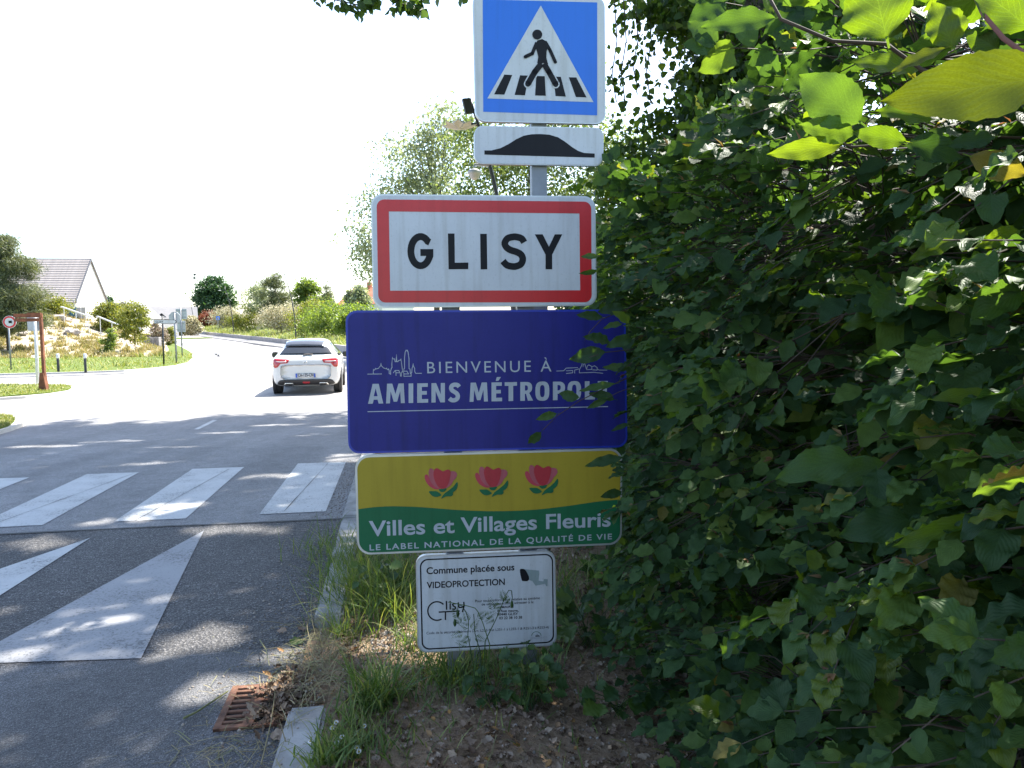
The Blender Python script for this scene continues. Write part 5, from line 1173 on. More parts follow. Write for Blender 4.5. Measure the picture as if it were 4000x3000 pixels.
a = apt(648); b = MB(); b.tube([a, a + Vector((-.38, -.02, .03))], [.03, .03], 8); b.tube([a + Vector((-.37, -.02, .03)), a + Vector((-.37, -.02, -.08))], .022, 8); b.build('camera_arm', GREYB, e)
b = MB(); b.lathe(a + Vector((-.37, -.02, -.32)), [(.05, 0), (.10, .03), (.125, .11), (.17, .14), (.17, .19), (.09, .24)], 20); o = b.build('dome_camera', GREYB, e, True)
a = apt(487); b = MB(); b.tube([a, a + Vector((-.55, -.02, .06))], [.035, .03], 8); b.build('lantern_arm', DKPOLE, e)
pc = a + Vector((-.45, -.05, -.06))
for kx in range(8):
    an = 2 * math.pi * kx / 8; b = MB(); d = Vector((math.cos(an), math.sin(an), 0)); s_ = Vector((-d.y, d.x, 0))
    b.add([pc + d * .05 - s_ * .02 + Vector((0, 0, -.05)), pc + d * .05 + s_ * .02 + Vector((0, 0, -.05)), pc + d * .30 + s_ * .11, pc + d * .42 + Vector((0, 0, .06)), pc + d * .30 - s_ * .11], [(0, 1, 2, 3, 4)]); o = b.build('petal', LAMPG, e); sd = o.modifiers.new('t', 'SOLIDIFY'); sd.thickness = .012
b = MB(); b.lathe(pc + Vector((0, 0, -.06)), [(.07, 0), (.09, .06), (.16, .16), (.14, .18)], 14); b.build('lantern_body', LAMPG, e, True)
a = apt(420); R_ = Matrix.Rotation(math.radians(-12), 3, 'Y') @ Matrix.Rotation(math.radians(25), 3, 'Z'); box_obj('flood_light', a + Vector((-.12, -.05, .02)), (.20, .09, .36), TRIM, e, R_, .015)
# camera mast
q = bank_at_px(768, 14); e = empty('camera_mast', q, 0, 'thin tall mast with two dark camera heads left of the dark maple', 'mast'); t = PD(768, 1072, q.y)
b = MB(); b.tube([Vector((0, 0, -.2)), Vector((0, 0, t.z - q.z))], [.17, .12], 8); b.build('mast', DKPOLE, e)
for dz in (0, -1.0): b = MB(); b.box((-.12 if dz else 0, 0, t.z - q.z + dz), (.6, .5, .5)); b.build('camera_head', TRIM, e)
# far pedestrian crossing sign
q = bank_at_px(851, .9); F_ = Flat('far_crossing_sign', 'tiny blue pedestrian crossing sign on the bank before the cream shrub', q, 0.0); k = q.y / FPX
F_.solid('panel', [(844, 1235), (858, 1235), (858, 1249.5), (844, 1249.5)], BLUE, 0, .03); F_.sheet('triangle', [(851, 1237), (857, 1248), (845, 1248)], WHITE, 6); F_.sheet('figure', [(850, 1240), (852, 1240), (853.5, 1247), (848.5, 1247)], BLACK, 12)
t = up(q, 851, 1242); pole(F_.e, [q - Vector((0, 0, .1)) + Vector((0, .06, 0)), t + Vector((0, .06, 0))], .04, POSTM)
# small white markers on the wall
for px, lab in ((1250, 'small white marker block on the wall top, left of a pair'), (1270, 'small white marker block on the wall top, right of a pair')):
    q = bank_at_px(px, .12); e = empty('marker_block', q + Vector((0, 0, .05)), 0, lab, 'marker block', 'white marker blocks on the wall'); b = MB(); b.box((0, 0, .12), (.12, .05, .26)); b.box((0, 0, -.02), (.16, .09, .05)); b.build('block', WPOLE, e)

# ---- handrails, planter, fence on the bank
for (pa, pb, Ya, Yb, lab) in (((243, 1199), (352, 1237), 63, 59, 'upper white sloping handrail on the rocky bank'), ((384, 1237), (492, 1281), 57.5, 54.0, 'lower white sloping handrail on the rocky bank')):
    A = PD(*pa, Ya); B = PD(*pb, Yb); base = B.copy(); base.z = z_bank(B.x, B.y); e = empty('handrail', base, 0, lab, 'handrail', 'white handrails'); d = (B - A).normalized(); hz = Vector((d.x, d.y, 0)).normalized() * .28
    b = MB(); b.tube([A - hz - base, A - base, B - base, B + hz - base], .065, 8); b.build('rail', WPOLE, e, True)
    for t in (.06, .5, .94):
        p = A.lerp(B, t); z0 = z_bank(p.x, p.y); b = MB(); b.tube([Vector((p.x, p.y, min(z0 - .1, p.z - .3))) - base, p - base], .03, 8); b.build('upright', WPOLE, e)
GAB = mat('stone block planter', (0.25, 0.235, 0.235), 0.9, var=0.4, scale=3, bmp=.6, bscale=12)
A = PD(552, 1330, 62); B = PD(626, 1334, 62); zg = min(z_bank(A.x, A.y), z_bank(B.x, B.y)); e = empty('block_planter', ((A + B) / 2).to_3d() * Vector((1, 1, 0)).to_3d() if False else Vector(((A.x + B.x) / 2, 62, 0)), 0, 'low grey stone block planter wall below the pinkish shrub', 'planter'); wd = B.x - A.x
for i in range(5):
    z1 = PD(590, 1317, 62).z; box_obj('stone_block', (-wd / 2 + wd * (i + .5) / 5, 0, (z1 - .4) / 2), (wd / 5 - .02, .5, z1 + .4), GAB, e, None, .02)
FEN = mat('blue panel', (0.025, 0.13, 0.22), 0.6); A = PD(262, 1215, 68.5); B = PD(335, 1215, 68.5)
e = empty('blue_fence', Vector(((A.x + B.x) / 2, 68.5, z_bank((A.x + B.x) / 2, 68.5))), 0, 'dark blue panel fence below the white house gable', 'fence'); zt = PD(300, 1200, 68.5).z - e.location.z
for i in range(4):
    w_ = (B.x - A.x) / 4; box_obj('fence_panel', (-(B.x - A.x) / 2 + w_ * (i + .5), 0, zt / 2 - .25), (w_ - .03, .05, zt + .5), FEN if i < 2 else GREYB, e)
q = PD(139, 1195, 60); q.z = z_bank(q.x, q.y); e = empty('garden_lamp', q, 0, 'dark L-shaped lamp post in front of the white house roof', 'street lamp'); t = PD(139, 1157, 60)
b = MB(); b.tube([Vector((0, 0, -.1)), Vector((0, 0, t.z - q.z))], .05, 8); b.build('mast', DKPOLE, e); box_obj('head', (-.28, 0, t.z - q.z), (.65, .14, .07), DKPOLE, e)

# ================================================================== HOUSES
ROOF_G = mat('grey brown roof tile', (0.34, 0.30, 0.28), 0.8, var=0.15, scale=2.5); ROOF_L = mat('light grey roof', (0.15, 0.147, 0.15), 0.8, var=0.1, scale=1.5); ROOF_O = mat('orange roof tile', (0.42, 0.16, 0.085), 0.8, var=0.2, scale=1.5)
RENDER_W = mat('white render', (0.68, 0.66, 0.62), 0.9, var=0.05, scale=2); FRAME_D = mat('barge board dark', (0.10, 0.10, 0.11), 0.6); PANE = mat('far window pane', (0.04, 0.05, 0.06), 0.1, spec=.7)
def house(name, label, corner, yaw, length, depth, z0, zeave, zridge, roofm, courses=0, windows=(), barge=True, over=.25, side=-1):
    """gabled house: corner = front corner at the gable end; length runs along -x (side -1) or +x, depth runs +y"""
    e = empty(name, Vector((corner[0], corner[1], z0)), yaw, label, 'house'); L = length * side; he = zeave - z0; hr = zridge - z0; hd = depth / 2
    x0, x1 = min(0, L), max(0, L); b = MB()
    V = [(x0, 0, -1), (x1, 0, -1), (x1, depth, -1), (x0, depth, -1), (x0, 0, he), (x1, 0, he), (x1, depth, he), (x0, depth, he), (x0, hd, hr - .12), (x1, hd, hr - .12)]
    b.add(V, [(0, 1, 5, 4), (2, 3, 7, 6), (1, 2, 6, 9, 5), (3, 0, 4, 8, 7), (4, 5, 9, 8), (6, 7, 8, 9)]); b.build('wall', RENDER_W, e)
    for sgn in (0, 1):
        b = MB(); ys, ye = (-over, hd) if sgn == 0 else (depth + over, hd); sl = (hr - he) / hd; zs = he - over * sl
        rf_ = empty('roof'); rf_.parent = e
        if sgn == 0 and courses:
            Ls = math.hypot(hd + over, hr - zs); dirv = Vector((0, hd + over, hr - zs)).normalized(); nv = Vector((0, -dirv.z, dirv.y)); cl = Ls / courses
            me = None
            for i in range(courses):
                if me is None:
                    q = MB(); A = Vector((x0 - .1, 0, 0)); Bx = x1 - x0 + .2
                    q.add([A, A + Vector((Bx, 0, 0)), A + Vector((Bx, 0, 0)) + dirv * (cl * 1.06), A + dirv * (cl * 1.06), A + nv * .055, A + Vector((Bx, 0, 0)) + nv * .055, A + Vector((Bx, 0, 0)) + dirv * (cl * 1.06) + nv * .012, A + dirv * (cl * 1.06) + nv * .012], [(0, 3, 2, 1), (4, 5, 6, 7), (0, 1, 5, 4), (2, 3, 7, 6), (1, 2, 6, 5), (3, 0, 4, 7)])
                    o = q.build('tile_course', roofm, rf_); me = o.data
                else: o = link('tile_course', me, roofm, rf_)
                o.location = Vector((0, ys, zs)) + dirv * (cl * i)
        else:
            q = MB(); q.add([(x0 - .1, ys, zs), (x1 + .1, ys, zs), (x1 + .1, ye, hr), (x0 - .1, ye, hr), (x0 - .1, ys, zs + .1), (x1 + .1, ys, zs + .1), (x1 + .1, ye, hr + .1), (x0 - .1, ye, hr + .1)], [(0, 1, 2, 3), (4, 7, 6, 5), (0, 4, 5, 1), (1, 5, 6, 2), (2, 6, 7, 3), (3, 7, 4, 0)]); q.build('roof_slope', roofm, rf_)
    if barge:
        for gx in (x0 - .12, x1 + .12):
            q = MB(); sl = (hr - he) / hd
            for s_, (ya, yb) in enumerate(((-over, hd), (depth + over, hd))):
                za = he - over * sl; q.add([(gx - .03, ya, za - .12), (gx + .03, ya, za - .12), (gx + .03, ya, za + .12), (gx - .03, ya, za + .12), (gx - .03, yb, hr - .12), (gx + .03, yb, hr - .12), (gx + .03, yb, hr + .12), (gx - .03, yb, hr + .12)], [(0, 1, 2, 3), (4, 7, 6, 5), (0, 4, 5, 1), (1, 5, 6, 2), (2, 6, 7, 3), (3, 7, 4, 0)])
            q.build('barge_board', FRAME_D, e)
    for (wx, wz, ww, wh) in windows:
        f = box_obj('window', (wx, -.03, wz), (ww, .08, wh), WPOLE, e); box_obj('pane', (wx, -.075, wz), (ww - .16, .02, wh - .16), PANE, f)
    return e
zc = PD(295, 1170, 70).z; cr = PD(295, 1170, 70)
hse = house('white_house', 'white gabled house with big grey brown tiled roof above the bank', (cr.x, cr.y), math.radians(8), 17, 7.4, 2.3, zc, PD(337, 1013, 73.5).z, ROOF_G, 24, ((-1.6, 2.0, .7, .7), (-6.5, 1.7, 1.2, 1.2)))
q = MB(); q.tube([Vector((-.06, -.22, 2.4)), Vector((-.06, -.22, -.5))], .05, 8); q.build('downpipe', GREYB, hse)
# further grey roofed houses
c1 = PD(476, 1243, 126); z1 = PD(560, 1199, 130).z; h2 = house('grey_roof_house', 'far white house with long light grey roof and small dormer', (c1.x, c1.y), math.radians(24), (PD(667, 1243, 126).x - c1.x) * 1.05, 9, 1.4, PD(500, 1246, 126).z, z1, ROOF_L, 0, ((4.5, 1.2, 1.2, 1.0),), False, side=1)
dc = PD(622, 1240, 126.5) - h2.location
for s_ in (-1, 1):
    q = MB(); q.add([(dc.x + s_ * .75, dc.y - .1, dc.z), (dc.x, dc.y - .1, dc.z + .7), (dc.x, dc.y + 1.5, dc.z + .7), (dc.x + s_ * .75, dc.y + 1.5, dc.z), (dc.x + s_ * .75, dc.y - .1, dc.z + .12), (dc.x, dc.y - .1, dc.z + .82), (dc.x, dc.y + 1.5, dc.z + .82), (dc.x + s_ * .75, dc.y + 1.5, dc.z + .12)], [(0, 1, 2, 3), (4, 7, 6, 5), (0, 4, 5, 1), (1, 5, 6, 2), (2, 6, 7, 3), (3, 7, 4, 0)]); q.build('dormer_roof', FRAME_D, h2)
b = MB(); b.box(Vector((dc.x, dc.y + .6, dc.z - .1)), (.9, 1.2, .8)); b.build('dormer', RENDER_W, h2)
# gable front house: rotate so the gable faces the camera
gc = PD(531, 1183, 122); wl_ = PD(462, 1245, 122).x; wr_ = PD(603, 1245, 122).x; hw = (wr_ - wl_)
house('gable_house', 'far pale house with gable front and dark roof edge behind the maple', (wl_, 122), math.radians(90), 7, hw, 1.2, PD(531, 1246, 122).z, gc.z, ROOF_L, 0, (), True, .1, 1).location = (wr_, 118, 1.2)
c1 = PD(700, 1240, 170); house('grey_roof_house', 'far grey roof showing left of the camera mast', (c1.x, c1.y), math.radians(24), (PD(760, 1240, 170).x - c1.x) * 1.1, 8, 2.2, PD(740, 1242, 170).z, PD(740, 1200, 174).z, ROOF_L, 0, (), False, side=1)
c1 = PD(1318, 1186, 140); oh = house('orange_roof_house', 'house with orange tiled roof behind the bank shrubs', (c1.x, c1.y), math.radians(-32), 11, 9, 3.2, PD(1318, 1188, 140).z, PD(1330, 1128, 145).z, ROOF_O, 14, (), False, side=1)
# chimney on the orange roof
o = box_obj('chimney', (4.0, 4.5, PD(1330, 1128, 145).z - 3.2 + .3), (.7, .7, 1.4), ROOF_O, oh)

# ---- rocks on the bank
STONE = mat('pale rock', (0.36, 0.32, 0.29), 0.9, var=.2, scale=3, bmp=.4, bscale=10)
rmes = []
for k in range(3):
    bm = bmesh.new(); bmesh.ops.create_icosphere(bm, subdivisions=2, radius=1)
    for v in bm.verts: v.co *= 1 + random.uniform(-.22, .22); v.co.z *= .62
    me = bpy.data.meshes.new('rock'); bm.to_mesh(me); bm.free(); me.materials.append(STONE); rmes.append(me)
big = [(232, 1247, .50, 'largest pale boulder near the top of the rocky bank'), (283, 1304, .45, 'pale boulder halfway down the rocky bank'), (88, 1306, .34, 'pale boulder left of the rusty steel frame on the bank'), (262, 1254, .4, 'boulder beside the largest one on the rocky bank')]
for px, py, r, lab in big:
    best = min((abs((PD(px, 1300, Y).xy.to_3d() * 0 + Vector((PD(px, 1300, Y).x, Y, z_bank(PD(px, 1300, Y).x, Y))) - PD(px, py, Y)).z), Y) for Y in np.linspace(47, 70, 60))
    Y = best[1]; x = PD(px, 1300, Y).x; o = link('boulder', rmes[0]); o.location = (x, Y, z_bank(x, Y) + .1); o.scale = (r * 1.4, r, r); o.rotation_euler = (0, 0, random.uniform(0, 6)); tag(o, lab, 'boulder', 'boulders on the bank')
for k in range(24):
    a_ = random.uniform(-.70, -.50); Y = random.uniform(48.5, 66); x = a_ * Y; r = random.uniform(.08, .2); o = link('rock', rmes[k % 3]); o.location = (x, Y, z_bank(x, Y) + .02); o.scale = (r * 1.3, r, r); o.rotation_euler = (0, 0, random.uniform(0, 6)); tag(o, 'small pale rock half sunk among the tufts on the sandy bank', 'rock', 'small rocks on the bank')
# ================================================================== SMALL GROWTH AND LITTER
GRASS = mat_leaf('grass blade', [(0, (0.06, 0.115, 0.026)), (.6, (0.115, 0.18, 0.042)), (1, (0.25, 0.27, 0.09))], 0.35, (1.9, 1.8, .7), .5)
STRAW = mat_leaf('dry grass', [(0, (0.20, 0.16, 0.075)), (.6, (0.33, 0.28, 0.15)), (1, (0.17, 0.19, 0.07))], 0.2, (1, 1, 1), .7)
DEAD = mat_leaf('dead leaves', [(0, (0.10, 0.058, 0.034)), (.5, (0.23, 0.16, 0.11)), (.85, (0.36, 0.28, 0.21)), (1, (0.33, 0.17, 0.05))], 0.1, (1, 1, 1), .8)
WEED = mat_leaf('weed leaf', [(0, (0.030, 0.065, 0.022)), (.7, (0.050, 0.10, 0.028)), (1, (0.10, 0.16, 0.03))], 0.35, (2.2, 2.1, .7), .5)
FARGR = mat_leaf('far grass', [(0, (0.13, 0.17, 0.035)), (.6, (0.22, 0.25, 0.06)), (1, (0.38, 0.34, 0.15))], 0.3, (1.4, 1.4, .7), .6)
FARDRY = mat_leaf('far tufts', [(0, (0.17, 0.18, 0.05)), (.5, (0.28, 0.25, 0.09)), (1, (0.34, 0.27, 0.14))], 0.3, (1.3, 1.2, .8), .6)
PEB = mat('pebble', (0.30, 0.26, 0.22), 0.8, var=.4, scale=40)
BL = []; BF = []; nb = 5
for i in range(nb):
    t = i / nb; w = .5 * (1 - t ** 2.2); BL += [(-w, t, -.38 * t ** 2.2), (w, t, -.38 * t ** 2.2)]
BL.append((0, .97, -.40)); BF = [(2 * i, 2 * i + 1, 2 * i + 3, 2 * i + 2) for i in range(nb - 1)] + [(2 * nb - 2, 2 * nb - 1, 2 * nb)]
BLADE = (BL, BF, None); BL3 = ([(-.5, 0, 0), (.5, 0, 0), (.38, .5, -.05), (-.38, .5, -.05), (0, 1, -.22)], [(0, 1, 2, 3), (3, 2, 4)], None)
def blades(name, P, Ln, Wd, m, parent=None, lean=.45, tmpl=BLADE, flat=False, kind='stuff', label=None, cat=None):
    n = len(P); D = rng.normal(size=(n, 3)) * lean; D[:, 2] = 1.0
    if flat: D = rng.normal(size=(n, 3)); D[:, 2] *= .06
    Nn = -D * np.array([1, 1, 0]) + rng.normal(size=(n, 3)) * .25
    if flat: Nn = np.tile(np.array([[0, 0, 1.]]), (n, 1)) + rng.normal(size=(n, 3)) * .2
    loc = np.array(parent.location) if parent is not None else np.zeros(3)
    o = instances(name, tmpl, np.stack([c for c in frames(D, Nn, Ln, Wd).transpose(2, 0, 1)], 2), P - loc, m, parent); o['kind'] = kind
    if label: tag(o, label, cat)
    return o
def uvz(u, v):
    p = UV(u, v); p.z = z_verge(p.x, p.y) if u > -.34 else (0.05 if u > KL else z_road(p.x, p.y)); return (p.x, p.y, p.z)
def clump(px, py, n, rad, h, w=.005, m=GRASS, lean=.4):
    c = G(px, py, .05); u, v = uv_of(c.x, c.y); P = np.array([uvz(u + random.gauss(0, rad), v + random.gauss(0, rad)) for _ in range(n)])
    return P, h * (.45 + .75 * rng.random(n)), np.full(n, w) * (.6 + .8 * rng.random(n))
def join(*C): return [np.concatenate([c[i] for c in C]) for i in range(3)]
C = join(clump(1470, 2735, 230, .055, .25, .0065), clump(1440, 2780, 90, .06, .17, .006), clump(1530, 2420, 170, .11, .36), clump(1450, 2350, 220, .13, .36), clump(1590, 2300, 200, .12, .38), clump(1390, 2300, 170, .12, .32), clump(1370, 2210, 150, .14, .3), clump(1500, 2250, 200, .16, .36), clump(1640, 2520, 90, .09, .22),
         clump(1760, 2660, 170, .06, .22), clump(2040, 2690, 110, .05, .17), clump(1760, 2620, 120, .10, .22), clump(1900, 2640, 150, .12, .20), clump(2080, 2620, 90, .10, .18), clump(2250, 2420, 90, .12, .22), clump(2230, 2300, 130, .15, .28), clump(1300, 2960, 110, .05, .13, .006), clump(1360, 2900, 120, .07, .12), clump(1450, 2930, 110, .08, .11), clump(1260, 2990, 50, .03, .14, .008), clump(1560, 2860, 60, .1, .1), clump(1340, 2820, 60, .05, .1), clump(1350, 2480, 70, .05, .22), clump(1660, 2700, 80, .12, .16), clump(1330, 2130, 200, .15, .25))
o = blades('grass', *C, GRASS, lean=.42); tag(o, 'long green grass tufts along the kerb below the signs', 'grass')
n = 900; P = np.array([uvz(random.uniform(-.33, .9), random.uniform(1.6, 8)) for _ in range(n)])
o = blades('grass', P, .05 + .10 * rng.random(n), .003 + .003 * rng.random(n), GRASS, lean=.6); tag(o, 'short sparse grass over the bare verge', 'grass')
# dry clippings round the drain and along the kerb
def lying(n, us_, vs, L0, L1):
    P = np.array([uvz(random.gauss(*us_), random.gauss(*vs)) for _ in range(n)]); P[:, 2] += .004 + .022 * rng.random(n); return P, L0 + (L1 - L0) * rng.random(n), .002 + .0025 * rng.random(n)
C = join(lying(230, (-.50, .13), (3.62, .22), .05, .22), lying(140, (-.66, .15), (2.95, .14), .06, .24), lying(120, (-.42, .09), (4.15, .35), .06, .2), lying(260, (.1, .3), (3.2, .8), .03, .14), lying(60, (-.75, .18), (3.6, .25), .03, .1))
o = blades('dry_grass', *C, STRAW, flat=True, tmpl=BL3); tag(o, 'dry grass clippings lying round the drain grate', 'grass')
n = 260; P = np.array([uvz(random.gauss(-.42, .10), random.gauss(3.75, .35)) for _ in range(n)]); o = blades('grass', P, .08 + .14 * rng.random(n), np.full(n, .004), STRAW, lean=1.3); tag(o, 'yellowed grass leaning over the drain and kerb gap', 'grass')
# leaf litter and pebbles
n = 9500; P = np.array([uvz(random.uniform(-.33, 1.3), 1.6 + 6.5 * random.random() ** 1.5) for _ in range(n)]); P[:, 2] += .004 + .012 * rng.random(n); D = rng.normal(size=(n, 3)); D[:, 2] *= .25; Nn = rng.normal(size=(n, 3)) * .55; Nn[:, 2] += 1; S_ = .010 + .032 * rng.random(n)
lit_t = leaf_tmpl(6, .62, .30, .14, -.18, .22, 1, .4); o = instances('leaf_litter', lit_t, frames(D, Nn, S_), P, DEAD); o['kind'] = 'stuff'; tag(o, 'brown dead leaf litter covering the verge soil', 'leaf litter')
bm = bmesh.new(); bmesh.ops.create_icosphere(bm, subdivisions=1, radius=1)
PB = ([tuple(v.co) for v in bm.verts], [tuple(v.index for v in f.verts) for f in bm.faces], None); bm.free()
n = 2600; P = np.array([uvz(random.uniform(-.33, 1.1) if random.random() < .75 else random.gauss(-.6, .2), 1.6 + 5.5 * random.random() ** 1.4) for _ in range(n)]); P[:, 2] += .001; S_ = .0025 + .007 * rng.random(n) ** 2
c = G(1560, 2490, .05); k = 350; P[:k] = np.array([uvz(*(np.array(uv_of(c.x, c.y)) + rng.normal(size=2) * .12)) for _ in range(k)]); S_[:k] = .004 + .008 * rng.random(k)
o = instances('gravel', PB, frames(rand_dirs(n), rand_dirs(n), S_, S_ * .8), P, PEB); o['kind'] = 'stuff'; tag(o, 'pale gravel scattered over the verge soil', 'gravel')
n = 2600; P = np.array([uvz(-.50 - abs(random.gauss(0, .16)), random.uniform(1.8, 9)) for _ in range(n)]); P[:, 2] += .001; S_ = .0015 + .004 * rng.random(n) ** 2
DIRT = mat('gutter grit', (0.16, 0.12, 0.085), 0.9, var=.5, scale=60)
o = instances('grit', PB, frames(rand_dirs(n), rand_dirs(n), S_), P, DIRT); o['kind'] = 'stuff'; tag(o, 'brown grit collected in the gutter along the kerb', 'grit')
n = 420; P = np.array([uvz(random.gauss(-.54, .06), random.gauss(3.33, .14)) for _ in range(n)]); P[:, 2] = .018 + .02 * rng.random(n); D = rng.normal(size=(n, 3)); D[:, 2] *= .3; Nn = rng.normal(size=(n, 3)) * .6; Nn[:, 2] += 1; S_ = .02 + .035 * rng.random(n)
o = instances('drain_debris', lit_t, frames(D, Nn, S_, S_ * .7), P, DEAD); o['kind'] = 'stuff'; tag(o, 'dead leaves and dirt choking half of the drain grate', 'leaf litter')
# weeds in front of the notice
def stem_tube(e, pts, r=.0025, m=WEED, name='stem'):
    b = MB(); b.tube([Vector(p) - e.location for p in pts], [r, r * .8] + [r * .6] * (len(pts) - 2), 5, False); return b.build(name, m, e)
WY = 3.02
g0 = PD(1880, 2690, WY); g0.z = .06; pop = empty('poppy_plant', g0, 0, 'thin poppy with feathery leaves and drooping buds before the white notice', 'plant')
zn = Z(0.3074, 1560, 2120)
def wp(x, y, dy=0): q = zn([(x, y)])[0]; return PD(q[0], q[1], WY + dy)
stems = [[(980, 1900), (930, 1500), (870, 1180), (880, 1000), (850, 890), (790, 800), (745, 790), (742, 880)], [(1050, 1900), (1030, 1400), (960, 1150), (945, 905)], [(1080, 1900), (1150, 1300), (1060, 1020), (1000, 880), (960, 830), (830, 795), (620, 755)], [(1060, 1900), (1090, 1250), (1220, 990), (1290, 830), (1340, 690), (1390, 605), (1425, 610), (1435, 700), (1430, 760)]]
for s_ in stems: stem_tube(pop, [wp(x, y, .01 * i) for i, (x, y) in enumerate(s_)], .0030)
for (x, y) in ((742, 890), (1430, 775), (705, 1010)):
    p = wp(x, y); b = MB(); b.lathe(p - g0 - Vector((0, 0, .012)), [(.001, -.008), (.006, 0), (.007, .010), (.004, .022), (.001, .026)], 8); b.build('bud', WEED, pop, True)
FP = []; FD = []; FS = []
for (x, y, dx, dy) in ((870, 1000, -40, -120), (740, 950, -60, -130), (780, 1020, -70, -80), (1090, 945, 120, -60), (1000, 960, 90, -70), (1190, 850, -40, -140), (1200, 950, -90, 60), (1330, 760, 60, -60), (1290, 790, -80, 30), (1340, 720, -40, -100), (880, 1080, -120, -60), (920, 1100, 70, -110), (800, 1150, -120, 40), (900, 1200, -90, 60), (960, 1200, 120, 40), (860, 1300, -120, -40)):
    A = wp(x, y); B_ = wp(x + dx, y + dy)
    for k in range(7):
        t = k / 6
        for sg in (-1, 1):
            FP.append(tuple(A.lerp(B_, t))); d = (B_ - A).normalized(); s_ = Vector((d.z, 0, -d.x)) * sg; FD.append(tuple(d * .8 + s_)); FS.append(.026 * (1 - .55 * t))
FS = np.array(FS); o = instances('feathery_leaves', L_LOW, frames(np.array(FD), np.tile(np.array([[0, -1, .25]]), (len(FP), 1)) + rng.normal(size=(len(FP), 3)) * .2, FS, FS * .26), np.array(FP) - np.array(g0), WEED, pop); o['kind'] = 'stuff'
L_LOBE = leaf_tmpl(10, .95, .2, .05, .2, .22, 2, .3)
def weed(name, label, px, py, Y, n, rad, h, size, m=WEED):
    g_ = PD(px, py, Y); g_.z = .06; e = empty(name, g_, 0, label, 'plant', 'weeds on the verge'); k = Y / FPX
    me = None
    for i in range(n):
        a = random.uniform(0, 6.28); r = random.random() ** .5 * rad; tip = g_ + Vector((r * math.cos(a), r * .6 * math.sin(a), h * random.uniform(.25, 1)))
        stem_tube(e, [g_ + Vector((random.gauss(0, .02), random.gauss(0, .02), 0)), g_.lerp(tip, .5) + Vector((0, 0, .2 * h)), tip], .0022)
        D = np.array([[math.cos(a) + random.gauss(0, .4), math.sin(a) - .4 + random.gauss(0, .3), random.uniform(-.5, .2)]]); Nn = np.array([[random.gauss(0, .4), -.6, 1.0]])
        Rm = frames(D, Nn, np.array([size * random.uniform(.7, 1.2)]))[0]
        if me is None:
            o = instances('leaf', L_LOBE, np.eye(3)[None], np.zeros((1, 3)), m); me = o.data; bpy.data.objects.remove(o)
        leaf_obj(Rm, tip, me, None, e)
weed('weed', 'leafy lobed weed covering the lower right corner of the notice', 2060, 2680, 2.98, 24, .12, .27, .055)
weed('weed', 'bright lobed weed beside the right lower corner of the notice', 2120, 2700, 3.05, 14, .10, .22, .05, GRASS)
weed('weed', 'low dark weed at the foot of the poppy', 1930, 2700, 3.05, 20, .13, .14, .05)
weed('weed', 'broad leaved dock growing at the foot of the hedge', 2300, 2500, 3.6, 16, .2, .25, .12)
weed('weed', 'creeping weed at the hedge foot near the bottom edge', 2420, 2780, 2.95, 16, .14, .12, .07)
weed('weed', 'small dark leafy weed behind the kerb stone gap', 1500, 2330, 4.2, 18, .18, .28, .07)
# daisies
PETALM = mat('daisy petal', (0.72, 0.72, 0.70), 0.6); YC = mat('daisy eye', (0.55, 0.36, 0.03), 0.7)
def daisy(px, py, label):
    c = G(px, py, .075); u, v = uv_of(c.x, c.y); z0 = uvz(u, v)[2]; g_ = Vector((c.x, c.y + .01, z0)); e = empty('daisy', g_, 0, label, 'flower', 'daisies beside the kerb')
    b = MB(); b.tube([Vector((0, 0, -.01)), Vector((.004, -.004, .04)), c - g_], .0012, 5); b.build('stem', WEED, e)
    b = MB(); tl = Vector((random.uniform(-.3, .3), -.55, 1)).normalized(); ax = tl.orthogonal().normalized(); ay = tl.cross(ax)
    for k in range(13):
        a = 2 * math.pi * k / 13; d = ax * math.cos(a) + ay * math.sin(a); s_ = tl.cross(d); o_ = c - g_
        b.add([o_ + d * .003, o_ + d * .0075 + s_ * .0017, o_ + d * .0115 + tl * .001, o_ + d * .0075 - s_ * .0017], [(0, 1, 2, 3)])
    b.build('petals', PETALM, e); b = MB(); b.lathe((0, 0, 0), [(.0036, 0), (.003, .0015), (.001, .0024)], 8); o = b.build('eye', YC, e); o.location = c - g_ + tl * .0008; o.rotation_euler = tl.to_track_quat('Z', 'Y').to_euler()
DL = 'small white daisy in the grass behind the kerb stone'
for p in ((1313, 2822), (1297, 2843), (1335, 2878), (1315, 2901), (1394, 2921), (1402, 2936)): daisy(*p, DL)
daisy(1423, 2836, 'single white daisy standing apart to the right in the verge'); daisy(1212, 2896, 'white daisy leaning over the pale kerb stone')
# loose leaves and a stalk on the road
def fallen(px, py, size, m, label, name='fallen_leaf', cat='leaf', ang=0.5):
    c = G(px, py, .012); D = np.array([[math.cos(ang), math.sin(ang), .15]]); Nn = np.array([[.2, -.5, 1]]); o = instances(name, L_HI[0], frames(D, Nn, np.array([size])), np.zeros((1, 3)), m); o.location = c + Vector((0, 0, .006)); tag(o, label, cat)
fallen(1130, 2515, .075, WEED, 'green fallen leaf on the asphalt beside the kerb', ang=.2)
fallen(1185, 2470, .085, DEAD, 'curled brown fallen leaf next to the green one', ang=1.9)
fallen(1120, 2470, .06, DEAD, 'small dark fallen leaf left of the curled brown one', ang=3.0)
fallen(1055, 2885, .075, DEAD, 'brown fallen leaf just below the drain grate', ang=.3)
A, M_, B_ = G(716, 2806, .012), G(766, 2782, .014), G(890, 2700, .014); e = empty('straw_stalk', M_, 0, 'long pale straw stalk lying on the asphalt left of the drain', 'straw'); b = MB(); b.tube([A - M_, Vector((0, 0, 0)), B_ - M_], [.005, .0045, .0035], 6); b.build('stalk', STRAW, e)
